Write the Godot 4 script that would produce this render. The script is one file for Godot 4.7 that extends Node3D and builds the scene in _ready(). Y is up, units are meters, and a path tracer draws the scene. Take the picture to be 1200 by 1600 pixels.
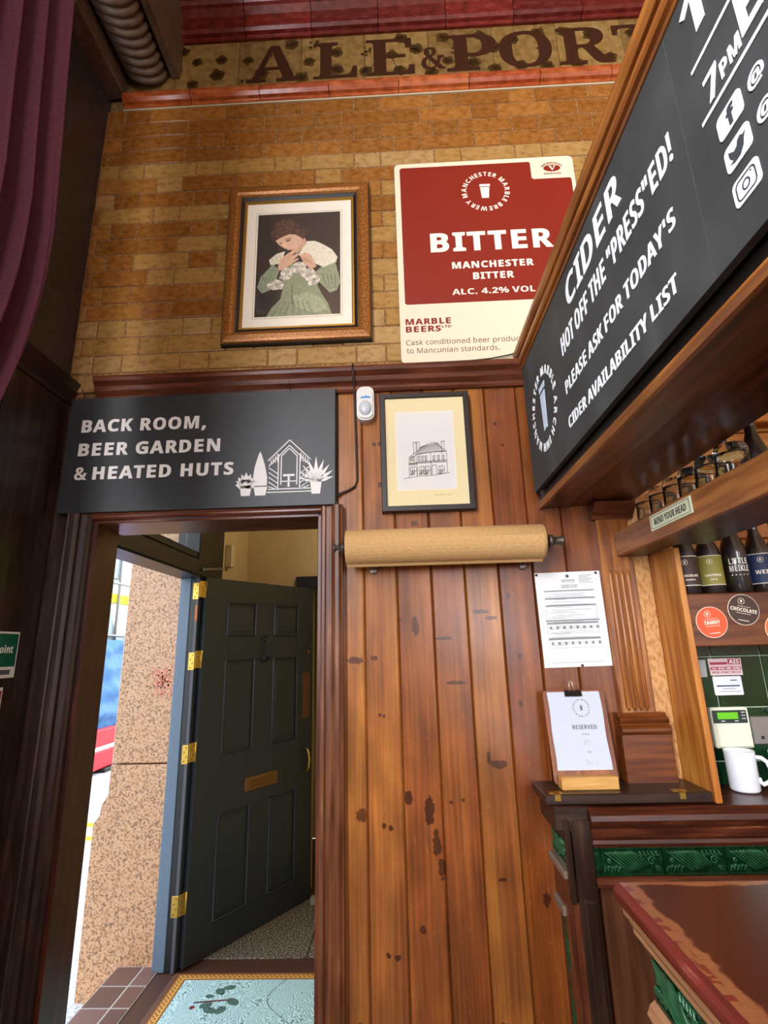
extends Node3D
# A pub wall: glazed brick over boarded panelling, an open lobby door on the left, a bar on the right.
# The long wall is z = 0, x runs along it, y is up, the room is z > 0 and the lobby z < 0.

var M := {}
var taken := {}
var rng := RandomNumberGenerator.new()
var sans: SystemFont
var sans_bold: SystemFont
var serif_bold: SystemFont
var heavy: FontVariation
const HALL_TOP := 4.75

# ------------------------------------------------------------------ helpers
func S(smooth := false) -> SurfaceTool:
	var st := SurfaceTool.new()
	st.begin(Mesh.PRIMITIVE_TRIANGLES)
	st.set_smooth_group(0 if smooth else -1)
	return st

func tri(st: SurfaceTool, a: Vector3, b: Vector3, c: Vector3):
	st.add_vertex(a); st.add_vertex(b); st.add_vertex(c)

# a convex face; turned so that it looks away from the point inside
func face(st: SurfaceTool, pts: Array, inside: Vector3):
	var n: Vector3 = (pts[1] - pts[0]).cross(pts[2] - pts[0])
	var mid := Vector3.ZERO
	for p in pts: mid += p
	mid /= pts.size()
	var flip: bool = n.dot(mid - inside) > 0.0
	for i in range(1, pts.size() - 1):
		if flip: tri(st, pts[0], pts[i + 1], pts[i])
		else: tri(st, pts[0], pts[i], pts[i + 1])

func box(st: SurfaceTool, lo: Vector3, hi: Vector3, bev := 0.0, xf := Transform3D.IDENTITY):
	var c := (lo + hi) / 2.0
	var h := (hi - lo) / 2.0
	var b: float = minf(bev, minf(h.x, minf(h.y, h.z)) * 0.98)
	var inside := xf * c
	for a in 3:
		var u := (a + 1) % 3
		var v := (a + 2) % 3
		for s in [-1.0, 1.0]:
			var q := []
			for k in [[-1, -1], [1, -1], [1, 1], [-1, 1]]:
				var p := Vector3.ZERO
				p[a] = s * h[a]; p[u] = k[0] * (h[u] - b); p[v] = k[1] * (h[v] - b)
				q.append(xf * (c + p))
			face(st, q, inside)
		if b > 0.0:
			for su in [-1.0, 1.0]:
				for sv in [-1.0, 1.0]:
					var q := []
					for k in [[-1, 0], [1, 0], [1, 1], [-1, 1]]:
						var p := Vector3.ZERO
						p[a] = k[0] * (h[a] - b)
						p[u] = su * (h[u] - (b if k[1] == 1 else 0.0))
						p[v] = sv * (h[v] - (0.0 if k[1] == 1 else b))
						q.append(xf * (c + p))
					face(st, q, inside)
	if b > 0.0:
		for sx in [-1.0, 1.0]:
			for sy in [-1.0, 1.0]:
				for sz in [-1.0, 1.0]:
					var p := Vector3(sx * h.x, sy * h.y, sz * h.z)
					var d := Vector3(sx * b, sy * b, sz * b)
					face(st, [xf * (c + p - Vector3(0, d.y, d.z)), xf * (c + p - Vector3(d.x, 0, d.z)), xf * (c + p - Vector3(d.x, d.y, 0))], inside)

# a profile (u, v) swept from o along w; u and v are the axes of the profile
func extrude(st: SurfaceTool, prof: Array, o: Vector3, u: Vector3, v: Vector3, w: Vector3, caps := true):
	var n := prof.size()
	var area := 0.0
	for i in n:
		var p: Vector2 = prof[i]
		var q: Vector2 = prof[(i + 1) % n]
		area += p.x * q.y - q.x * p.y
	var turned: bool = (area > 0.0) == (u.cross(v).dot(w) > 0.0)
	for i in n:
		var p: Vector2 = prof[i]
		var q: Vector2 = prof[(i + 1) % n]
		var a := o + u * p.x + v * p.y
		var b := o + u * q.x + v * q.y
		if turned:
			tri(st, a, a + w, b); tri(st, b, a + w, b + w)
		else:
			tri(st, a, b, a + w); tri(st, b, b + w, a + w)
	if caps:
		var ids := Geometry2D.triangulate_polygon(PackedVector2Array(prof))
		for i in range(0, ids.size(), 3):
			var t := []
			for k in 3:
				var p: Vector2 = prof[ids[i + k]]
				t.append(o + u * p.x + v * p.y)
			face(st, t, o + w * 0.5 + (t[0] + t[1] + t[2]) / 3.0 - o)
			face(st, [t[0] + w, t[1] + w, t[2] + w], o + w * 0.5 + (t[0] + t[1] + t[2]) / 3.0 - o)

# profile points (radius, height) spun round the y axis of xf
func lathe(st: SurfaceTool, prof: Array, xf: Transform3D, segs := 24):
	for i in prof.size() - 1:
		var p: Vector2 = prof[i]
		var q: Vector2 = prof[i + 1]
		for k in segs:
			var a0 := TAU * k / segs
			var a1 := TAU * (k + 1) / segs
			var A := xf * Vector3(p.x * cos(a0), p.y, p.x * sin(a0))
			var B := xf * Vector3(p.x * cos(a1), p.y, p.x * sin(a1))
			var C := xf * Vector3(q.x * cos(a1), q.y, q.x * sin(a1))
			var D := xf * Vector3(q.x * cos(a0), q.y, q.x * sin(a0))
			if p.x > 1e-6: tri(st, A, B, C)
			if q.x > 1e-6: tri(st, A, C, D)

func tube(st: SurfaceTool, pts: Array, r: float, segs := 8):
	var rings := []
	for i in pts.size():
		var d: Vector3 = (pts[mini(i + 1, pts.size() - 1)] - pts[maxi(i - 1, 0)]).normalized()
		var u := d.cross(Vector3(0.31, 0.9, 0.17)).normalized()
		var v := d.cross(u).normalized()
		var ring := []
		for k in segs:
			var a := TAU * k / segs
			ring.append(pts[i] + u * cos(a) * r + v * sin(a) * r)
		rings.append(ring)
	for i in pts.size() - 1:
		for k in segs:
			var k1 := (k + 1) % segs
			tri(st, rings[i][k], rings[i][k1], rings[i + 1][k1]); tri(st, rings[i][k], rings[i + 1][k1], rings[i + 1][k])
	for e in [0, pts.size() - 1]:
		for k in range(1, segs - 1):
			if e == 0: tri(st, rings[e][0], rings[e][k + 1], rings[e][k])
			else: tri(st, rings[e][0], rings[e][k], rings[e][k + 1])

func turned(from: Vector3, axis: Vector3) -> Transform3D:   # y axis of a lathe laid along axis
	var y := axis.normalized()
	var x := y.cross(Vector3(0.2, 0.1, 0.97)).normalized()
	return Transform3D(Basis(x, y, x.cross(y)), from)

func rounded(w: float, h: float, r: float, n := 5) -> Array:
	var out := []
	for c in [[w / 2 - r, h / 2 - r, 0.0], [-w / 2 + r, h / 2 - r, 0.25], [-w / 2 + r, -h / 2 + r, 0.5], [w / 2 - r, -h / 2 + r, 0.75]]:
		for k in n + 1:
			var a: float = TAU * (c[2] + 0.25 * k / n)
			out.append(Vector2(c[0] + r * cos(a), c[1] + r * sin(a)))
	return out

func disc_pts(r: float, n := 32, rx := 1.0) -> Array:
	var out := []
	for k in n: out.append(Vector2(cos(TAU * k / n) * r * rx, sin(TAU * k / n) * r))
	return out

func text_of(s: String, font: Font) -> TextMesh:
	var t := TextMesh.new()
	t.text = s; t.font = font; t.font_size = 48; t.pixel_size = 0.01; t.depth = 0.05; t.curve_step = 1.0
	return t

# lettering between x0 and x1 of the frame (its x right, y up, z out), capitals of the given height
func write(st: SurfaceTool, s: String, fr: Transform3D, x0: float, x1: float, base: float, cap: float, font: Font, shear := 0.0, thick := 0.0012, climb := 0.0):
	var t := text_of(s, font)
	var hb := text_of("H", font).get_aabb()
	var bb := t.get_aabb()
	var sx := (x1 - x0) / bb.size.x
	var sy := cap / hb.size.y
	var sz := thick / 0.05
	var local := Transform3D(Basis(Vector3(sx, sx * climb, 0), Vector3(shear * sy, sy, 0), Vector3(0, 0, sz)), Vector3.ZERO)
	local.origin = Vector3(x0 - bb.position.x * sx - hb.position.y * sy * shear, base - hb.position.y * sy - bb.position.x * sx * climb, thick / 2.0)
	put(st, t, fr * local)

func put(st: SurfaceTool, m: Mesh, xf: Transform3D):
	var a := m.surface_get_arrays(0)
	var v: PackedVector3Array = a[Mesh.ARRAY_VERTEX]
	var ids: PackedInt32Array = a[Mesh.ARRAY_INDEX]
	if ids.is_empty():
		for p in v: st.add_vertex(xf * p)
	else:
		for i in ids: st.add_vertex(xf * v[i])

# lettering round a circle, first letter at angle a0 (clockwise from the top, in turns)
func write_ring(st: SurfaceTool, s: String, fr: Transform3D, c: Vector2, r: float, cap: float, font: Font, a0: float, a1: float, thick := 0.0012, wide := 1.0):
	var hb := text_of("H", font).get_aabb()
	var sy := cap / hb.size.y
	var widths := []
	var total := 0.0
	for ch in s:
		var w: float = hb.size.x * 0.45 if ch == " " else text_of(ch, font).get_aabb().size.x + hb.size.x * 0.16
		widths.append(w); total += w
	var at := 0.0
	for i in s.length():
		var mid: float = (at + widths[i] / 2.0) / total
		at += widths[i]
		if s[i] == " ": continue
		var t := text_of(s[i], font)
		var bb := t.get_aabb()
		var a := -TAU * (a0 + (a1 - a0) * mid) + PI / 2.0
		var rot := Basis(Vector3(0, 0, 1), a - PI / 2.0)
		var local := Transform3D(rot * Basis(Vector3(sy * wide, 0, 0), Vector3(0, sy, 0), Vector3(0, 0, thick / 0.05)), Vector3.ZERO)
		local.origin = Vector3(c.x + r * cos(a), c.y + r * sin(a), thick / 2.0) + rot * Vector3(-(bb.position.x + bb.size.x / 2.0) * sy * wide, -hb.position.y * sy, 0)
		put(st, t, fr * local)

# a flat cut-out shape lying on the frame
func cut(st: SurfaceTool, pts: Array, fr: Transform3D, thick := 0.0012, at := Vector2.ZERO, lift := 0.0):
	var q := []
	for p in pts: q.append(p + at)
	extrude(st, q, fr * Vector3(0, 0, lift), fr.basis.x, fr.basis.y, fr.basis.z * thick)

func stroke(st: SurfaceTool, a: Vector2, b: Vector2, w: float, fr: Transform3D, thick := 0.0012, lift := 0.0):
	var d := (b - a).normalized()
	var n := Vector2(-d.y, d.x) * w / 2.0
	cut(st, [a + n, a - n, b - n, b + n], fr, thick, Vector2.ZERO, lift)

func numbered(called: String) -> String:
	var n: int = taken.get(called, 0)
	taken[called] = n + 1
	return called if n == 0 else "%s_%03d" % [called, n]

func obj(called: String, st: SurfaceTool, m: Material, parent: Node = null, gen := true) -> MeshInstance3D:
	st.generate_normals()
	var o := MeshInstance3D.new()
	o.mesh = st.commit()
	o.material_override = m
	o.name = called if parent else numbered(called)
	(parent if parent else self).add_child(o, true)
	return o

func tag(o: Node, label: String, category: String, group := "", kind := ""):
	o.set_meta("label", label)
	o.set_meta("category", category)
	if group: o.set_meta("group", group)
	if kind: o.set_meta("kind", kind)
	return o

func thing(called: String, label: String, category: String, at := Vector3.ZERO, group := "", kind := "") -> Node3D:
	var o := Node3D.new()
	o.name = numbered(called)
	add_child(o)
	o.position = at
	tag(o, label, category, group, kind)
	return o

# parts were built in room coordinates: set the thing's own origin at its base
func settle(o: Node3D, at: Vector3):
	o.position = at
	for c in o.get_children():
		if c is Node3D: c.position -= at

func dup(o: Node3D, at: Vector3, label := "", turn := 0.0) -> Node3D:
	var c: Node3D = o.duplicate()
	c.name = numbered(str(o.name).rstrip("0123456789").trim_suffix("_"))
	add_child(c)
	c.position = at
	c.rotation.y = turn
	if label: c.set_meta("label", label)
	return c

# ------------------------------------------------------------------ materials
func mat(c: Color, rough := 0.6, metal := 0.0) -> StandardMaterial3D:
	var m := StandardMaterial3D.new()
	m.albedo_color = c; m.roughness = rough; m.metallic = metal
	return m

func noise(seed_: int, freq: float, cols: Array, stops: Array, size := 512, type := FastNoiseLite.TYPE_SIMPLEX_SMOOTH, oct := 4) -> NoiseTexture2D:
	var n := FastNoiseLite.new()
	n.seed = seed_; n.frequency = freq; n.noise_type = type; n.fractal_octaves = oct
	var g := Gradient.new()
	g.offsets = PackedFloat32Array(stops)
	g.colors = PackedColorArray(cols)
	var t := NoiseTexture2D.new()
	t.width = size; t.height = size; t.seamless = true; t.noise = n; t.color_ramp = g
	return t

func tri_mat(tex: Texture2D, scale_: Vector3, rough := 0.5, tint := Color.WHITE, offset := Vector3.ZERO) -> StandardMaterial3D:
	var m := StandardMaterial3D.new()
	m.albedo_texture = tex; m.albedo_color = tint
	m.uv1_triplanar = true; m.uv1_world_triplanar = true; m.uv1_scale = scale_; m.uv1_offset = offset
	m.uv1_triplanar_sharpness = 4.0
	m.roughness = rough
	return m

func img_mat(im: Image, rough := 0.6) -> StandardMaterial3D:
	var m := StandardMaterial3D.new()
	m.albedo_texture = ImageTexture.create_from_image(im); m.roughness = rough
	return m

func c8(hex: String) -> Color: return Color.html(hex)

var grain: NoiseTexture2D
var grain_dark: NoiseTexture2D
var grain_black: NoiseTexture2D
var grain_gold: NoiseTexture2D
const ALONG_Y := Vector3(5, 0.45, 5)
const ALONG_X := Vector3(0.45, 5, 5)
const ALONG_Z := Vector3(5, 5, 0.45)

func materials():
	grain = noise(3, 0.012, [c8("6a3818"), c8("8a5022"), c8("a2642c"), c8("b8783a")], [0.0, 0.4, 0.65, 1.0], 512, FastNoiseLite.TYPE_SIMPLEX_SMOOTH, 5)
	grain_dark = noise(5, 0.012, [c8("3c1a0e"), c8("562a18"), c8("6a3822"), c8("7c482e")], [0.0, 0.4, 0.65, 1.0], 512, FastNoiseLite.TYPE_SIMPLEX_SMOOTH, 5)
	grain_black = noise(7, 0.012, [c8("20120c"), c8("2e1c14"), c8("3c281c"), c8("4e382a")], [0.0, 0.4, 0.7, 1.0], 512, FastNoiseLite.TYPE_SIMPLEX_SMOOTH, 5)
	grain_gold = noise(9, 0.012, [c8("8a4a16"), c8("a86424"), c8("ba7830"), c8("c88a40")], [0.0, 0.4, 0.65, 1.0], 512, FastNoiseLite.TYPE_SIMPLEX_SMOOTH, 5)
	M.wood_y = tri_mat(grain, ALONG_Y, 0.32)
	M.wood_x = tri_mat(grain, ALONG_X, 0.32)
	M.wood_z = tri_mat(grain, ALONG_Z, 0.32)
	M.red_x = tri_mat(grain_dark, ALONG_X, 0.28)
	M.red_y = tri_mat(grain_dark, ALONG_Y, 0.3)
	M.red_z = tri_mat(grain_dark, ALONG_Z, 0.3)
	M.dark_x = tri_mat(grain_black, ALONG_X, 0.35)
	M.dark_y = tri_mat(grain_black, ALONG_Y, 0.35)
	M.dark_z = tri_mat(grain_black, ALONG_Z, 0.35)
	M.brown_y = tri_mat(noise(6, 0.012, [c8("3c2010"), c8("4e2c18"), c8("5c3620"), c8("6a4028")], [0.0, 0.4, 0.7, 1.0]), ALONG_Y, 0.4)
	M.gold_y = tri_mat(grain_gold, ALONG_Y, 0.35)
	M.gold_x = tri_mat(grain_gold, ALONG_X, 0.45)
	M.veneer = tri_mat(noise(11, 0.02, [c8("a06a38"), c8("c08a52"), c8("d4a268"), c8("b27c46")], [0.0, 0.4, 0.7, 1.0]), Vector3(6, 3, 6), 0.45)
	M.black = mat(c8("15130f"), 0.5)
	M.white = mat(c8("e8e6e0"), 0.6)
	M.chalk = mat(c8("eef2f2"), 0.9)
	M.slate = tri_mat(noise(13, 0.006, [c8("2e2f2e"), c8("373837"), c8("3c3e3d"), c8("4c4e4d")], [0.0, 0.45, 0.7, 1.0], 512, FastNoiseLite.TYPE_SIMPLEX_SMOOTH, 6), Vector3(1.6, 0.9, 1.6), 0.75)
	M.brass = mat(c8("c8a04c"), 0.3, 0.9)
	M.bronze = mat(c8("8a6238"), 0.4, 0.7)
	M.cream = mat(c8("f0e6d0"), 0.5)
	M.mortar = tri_mat(noise(15, 0.05, [c8("5c3c1c"), c8("7c5830"), c8("b4946a")], [0.0, 0.5, 1.0]), Vector3(3, 3, 3), 0.9)
	M.plaster = tri_mat(noise(17, 0.01, [c8("b8a47e"), c8("c2ae88")], [0.0, 1.0]), Vector3(1, 1, 1), 0.85)
	M.room = tri_mat(noise(19, 0.03, [c8("6c5030"), c8("8c6c44"), c8("a0845c")], [0.0, 0.5, 1.0]), Vector3(1, 1, 1), 0.45)
	M.ceiling = mat(c8("8a6a4c"), 0.8)
	M.floor = tri_mat(noise(21, 0.03, [c8("2c1e16"), c8("3e2c20"), c8("50402e")], [0.0, 0.5, 1.0]), Vector3(2, 2, 2), 0.5)
	M.paint_blue = mat(c8("262a2e"), 0.38)
	M.paint_daylit = mat(c8("5c6c7c"), 0.4)  # frame paint made paler: daylight on the beads put into the colour
	M.paint_grey = mat(c8("4a4a50"), 0.4)
	M.paint_black = mat(c8("141414"), 0.35)
	M.glass = mat(Color(0.97, 0.98, 0.98, 0.01), 0.02)
	M.glass.transparency = BaseMaterial3D.TRANSPARENCY_ALPHA
	M.paper = mat(c8("e6e6e4"), 0.7)
	M.ink = mat(c8("55565a"), 0.8)
	M.steel = mat(c8("9a9894"), 0.35, 0.85)

# ------------------------------------------------------------------ the scene
func _ready():
	rng.seed = 20240611
	var cam := Camera3D.new()
	cam.name = "camera"
	cam.position = Vector3(0, 1.6, 1.7)
	cam.rotation_degrees = Vector3(14.83, 1.73, -1.477)
	cam.fov = 89.645
	cam.near = 0.02
	add_child(cam)
	var sky := ProceduralSkyMaterial.new()
	sky.sky_top_color = c8("c4d2e4"); sky.sky_horizon_color = c8("eef0f2")
	sky.ground_bottom_color = c8("8c8c88"); sky.ground_horizon_color = c8("b8b8b4")
	sky.sun_angle_max = 0.0
	var env := Environment.new()
	env.background_mode = Environment.BG_SKY
	env.sky = Sky.new()
	env.sky.sky_material = sky
	env.background_energy_multiplier = 5.5
	env.tonemap_mode = Environment.TONE_MAPPER_LINEAR
	env.tonemap_exposure = 1.0
	env.sdfgi_enabled = true; env.ssao_enabled = true; env.ssil_enabled = true
	var we := WorldEnvironment.new()
	we.name = "environment"
	we.environment = env
	add_child(we)

	# daylight of the street windows: one area light in each opening
	daylight("window_light", Vector3(-1.4, 2.35, 1.55), Vector2(1.38, 2.55), -PI / 2, 20.0)
	daylight("window_light", Vector3(-1.4, 2.95, 3.85), Vector2(1.78, 2.6), -PI / 2, 66.0)
	daylight("window_light", Vector3(1.25, 2.45, 6.06), Vector2(1.0, 1.6), 0.0, 10.0)
	daylight("window_light", Vector3(3.2, 2.2, 6.06), Vector2(1.3, 2.1), 0.0, 2.5)
	sans = SystemFont.new(); sans.font_names = PackedStringArray(["Droid Sans"])
	sans_bold = SystemFont.new(); sans_bold.font_names = PackedStringArray(["Droid Sans"]); sans_bold.font_weight = 700
	serif_bold = SystemFont.new(); serif_bold.font_names = PackedStringArray(["Droid Serif"]); serif_bold.font_weight = 700
	heavy = FontVariation.new(); heavy.base_font = sans_bold; heavy.variation_embolden = 0.55; heavy.spacing_glyph = 2
	materials()
	shell()
	brickwork()
	cornice()
	panelling()
	lobby()
	street()
	bar_end()
	bar_counter()
	canopy()
	back_bar()
	back_room_sign()
	portrait()
	beer_board()
	sketch()
	small_wall_things()
	clipboard()
	left_side()
	for n in find_children("*", "GeometryInstance3D", true, false):
		n.cast_shadow = GeometryInstance3D.SHADOW_CASTING_SETTING_ON

func daylight(called: String, at: Vector3, size: Vector2, turn: float, energy: float):
	var l := AreaLight3D.new()
	l.name = numbered(called)
	l.area_size = size; l.area_normalize_energy = true
	l.area_range = 20.0
	l.light_energy = energy; l.light_color = c8("f4f6ff"); l.shadow_enabled = true
	add_child(l)
	l.position = at; l.rotation.y = turn

func shell():
	var st := S()
	# the long wall with the lobby doorway, x -1.06 to -0.263 and 2.055 high; the bar recess starts at 0.8
	box(st, Vector3(-1.6, 0, -0.14), Vector3(-1.06, HALL_TOP, -0.012))
	box(st, Vector3(-0.263, 0, -0.14), Vector3(0.8, HALL_TOP, -0.012))
	box(st, Vector3(-1.06, 2.055, -0.14), Vector3(-0.263, HALL_TOP, -0.012))
	box(st, Vector3(0.8, 0, -0.14), Vector3(4.0, 2.6, -0.045))
	box(st, Vector3(0.8, 2.6, -0.14), Vector3(4.0, HALL_TOP, -0.012))
	box(st, Vector3(-1.22, 2.56, -0.012), Vector3(1.3, 3.912, 0.0012))
	var w := obj("wall_back", st, M.mortar)
	tag(w, "glazed brown brick wall above the boarded panelling", "wall", "", "structure")
	st = S()
	box(st, Vector3(-1.6, -0.1, -0.14), Vector3(4.0, 0, 6.0))
	tag(obj("floor", st, M.floor), "dark brown tiled floor of the bar room", "floor", "", "structure")
	st = S()
	box(st, Vector3(-1.6, HALL_TOP, -0.14), Vector3(4.0, HALL_TOP + 0.15, 6.0))
	tag(obj("ceiling", st, M.ceiling), "brown ceiling above the red cornice", "ceiling", "", "structure")
	# left wall with two street windows
	st = S()
	var x0 := -1.52
	var x1 := -1.22
	for r in [[-0.012, 0.8, 0.0, HALL_TOP], [2.3, 2.9, 0.0, HALL_TOP], [4.8, 6.0, 0.0, HALL_TOP], [0.8, 2.3, 0.0, 1.0], [0.8, 2.3, 3.7, HALL_TOP], [2.9, 4.8, 0.0, 1.6], [2.9, 4.8, 4.3, HALL_TOP]]:
		box(st, Vector3(x0, r[2], r[0]), Vector3(x1, r[3], r[1]))
	tag(obj("wall_left", st, tri_mat(noise(20, 0.03, [c8("2e2828"), c8("3a3434"), c8("484040")], [0.0, 0.5, 1.0]), Vector3(1, 1, 1), 0.4)), "dark side wall behind the burgundy curtain", "wall", "", "structure")
	st = S()
	box(st, Vector3(4.0, 0, -0.14), Vector3(4.2, HALL_TOP, 6.0))
	tag(obj("wall_right", st, M.room), "brown glazed wall behind the bar", "wall", "", "structure")
	st = S()
	for r in [[-1.6, 0.7, 0.0, HALL_TOP], [1.8, 2.5, 0.0, HALL_TOP], [3.9, 4.0, 0.0, HALL_TOP], [0.7, 1.8, 0.0, 1.6], [0.7, 1.8, 3.3, HALL_TOP], [2.5, 3.9, 0.0, 1.1], [2.5, 3.9, 3.3, HALL_TOP]]:
		box(st, Vector3(r[0], r[2], 6.0), Vector3(r[1], r[3], 6.2))
	tag(obj("wall_front", st, M.room), "brown glazed wall with tall street windows", "wall", "", "structure")
	# window frames and panes
	var n := 1
	for a in [[0.8, 2.3, 3.7, 1.0], [2.9, 4.8, 4.3, 1.6]]:
		var t := thing("window_%d" % n, "tall street window in the side wall", "window", Vector3.ZERO, "", "structure")
		n += 1
		st = S()
		for q in [[a[0], a[0] + 0.06, a[3], a[2]], [a[1] - 0.06, a[1], a[3], a[2]], [a[0], a[1], a[3], a[3] + 0.07], [a[0], a[1], a[2] - 0.07, a[2]], [a[0], a[1], 2.85, 2.9]]:
			box(st, Vector3(-1.48, q[2], q[0]), Vector3(-1.42, q[3], q[1]))
		obj("window_frame", st, M.dark_y, t)
		st = S()
		box(st, Vector3(-1.453, a[3] + 0.05, a[0] + 0.05), Vector3(-1.447, a[2] - 0.05, a[1] - 0.05))
		obj("pane", st, M.glass, t)
	for a in [[0.7, 1.8, 1.6], [2.5, 3.9, 1.1]]:
		var t := thing("window_%d" % n, "tall street window in the wall facing the bricks", "window", Vector3.ZERO, "", "structure")
		n += 1
		st = S()
		for q in [[a[0], a[0] + 0.06, a[2], 3.3], [a[1] - 0.06, a[1], a[2], 3.3], [a[0], a[1], a[2], a[2] + 0.07], [a[0], a[1], 3.23, 3.3]]:
			box(st, Vector3(q[0], q[2], 6.08), Vector3(q[1], q[3], 6.14))
		obj("window_frame", st, M.dark_y, t)
		st = S()
		box(st, Vector3(a[0] + 0.05, a[2] + 0.05, 6.107), Vector3(a[1] - 0.05, 3.25, 6.113))
		obj("pane", st, M.glass, t)

func brickwork():
	var wall: Node3D = get_node("wall_back")
	var glazes := []
	var tones := ["84501c", "8c5822", "966026", "9e763c", "a88450", "a07a42", "82521f", "946228"]
	for i in tones.size():
		var base := c8(tones[i])
		var m := tri_mat(noise(40 + i, 0.02, [base.darkened(0.2), base, base.lightened(0.04), base.lightened(0.12)], [0.0, 0.4, 0.7, 1.0], 256), Vector3(4, 6, 4), 0.24, Color.WHITE, Vector3(i * 0.37, i * 0.21, 0))
		glazes.append(m)
	var meshes := {}
	for w in [0.2185, 0.1055]:
		var st := S()
		box(st, Vector3(-w / 2, -0.0357, -0.012), Vector3(w / 2, 0.0357, 0.004), 0.0025)
		st.generate_normals()
		meshes[w] = st.commit()
	var pitch := 0.0758
	for row in 18:
		var y := 3.873 - row * pitch
		var centre := -0.416 if row % 2 == 0 else -0.579
		for k in range(-4, 7):
			for half in 2:
				var w: float = 0.1055 if half == 0 else 0.2185
				var x: float = centre + 0.3333 * k + (0.0 if half == 0 else 0.1667)
				var a := maxf(x - w / 2, -1.216)
				var b := minf(x + w / 2, 1.3)
				if b - a < 0.02: continue
				var o := MeshInstance3D.new()
				if b - a < w - 0.001:
					var st := S()
					box(st, Vector3(-(b - a) / 2, -0.0357, -0.012), Vector3((b - a) / 2, 0.0357, 0.004), 0.0025)
					st.generate_normals()
					o.mesh = st.commit()
				else:
					o.mesh = meshes[w]
				# the amber courses are at the top, the olive ones at the bottom and in the fifth
				var pick := [0, 1, 2, 6] if row < 4 else [3, 4, 5] if row == 4 or row > 13 else [1, 3, 5, 6, 7, 7]
				o.material_override = glazes[pick[rng.randi() % pick.size()]]
				o.name = "brick"
				wall.add_child(o, true)
				o.position = Vector3((a + b) / 2, y, rng.randf_range(-0.0018, 0.0018))
				o.rotation = Vector3(rng.randf_range(-0.012, 0.012), rng.randf_range(-0.008, 0.008), rng.randf_range(-0.004, 0.004))

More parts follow.
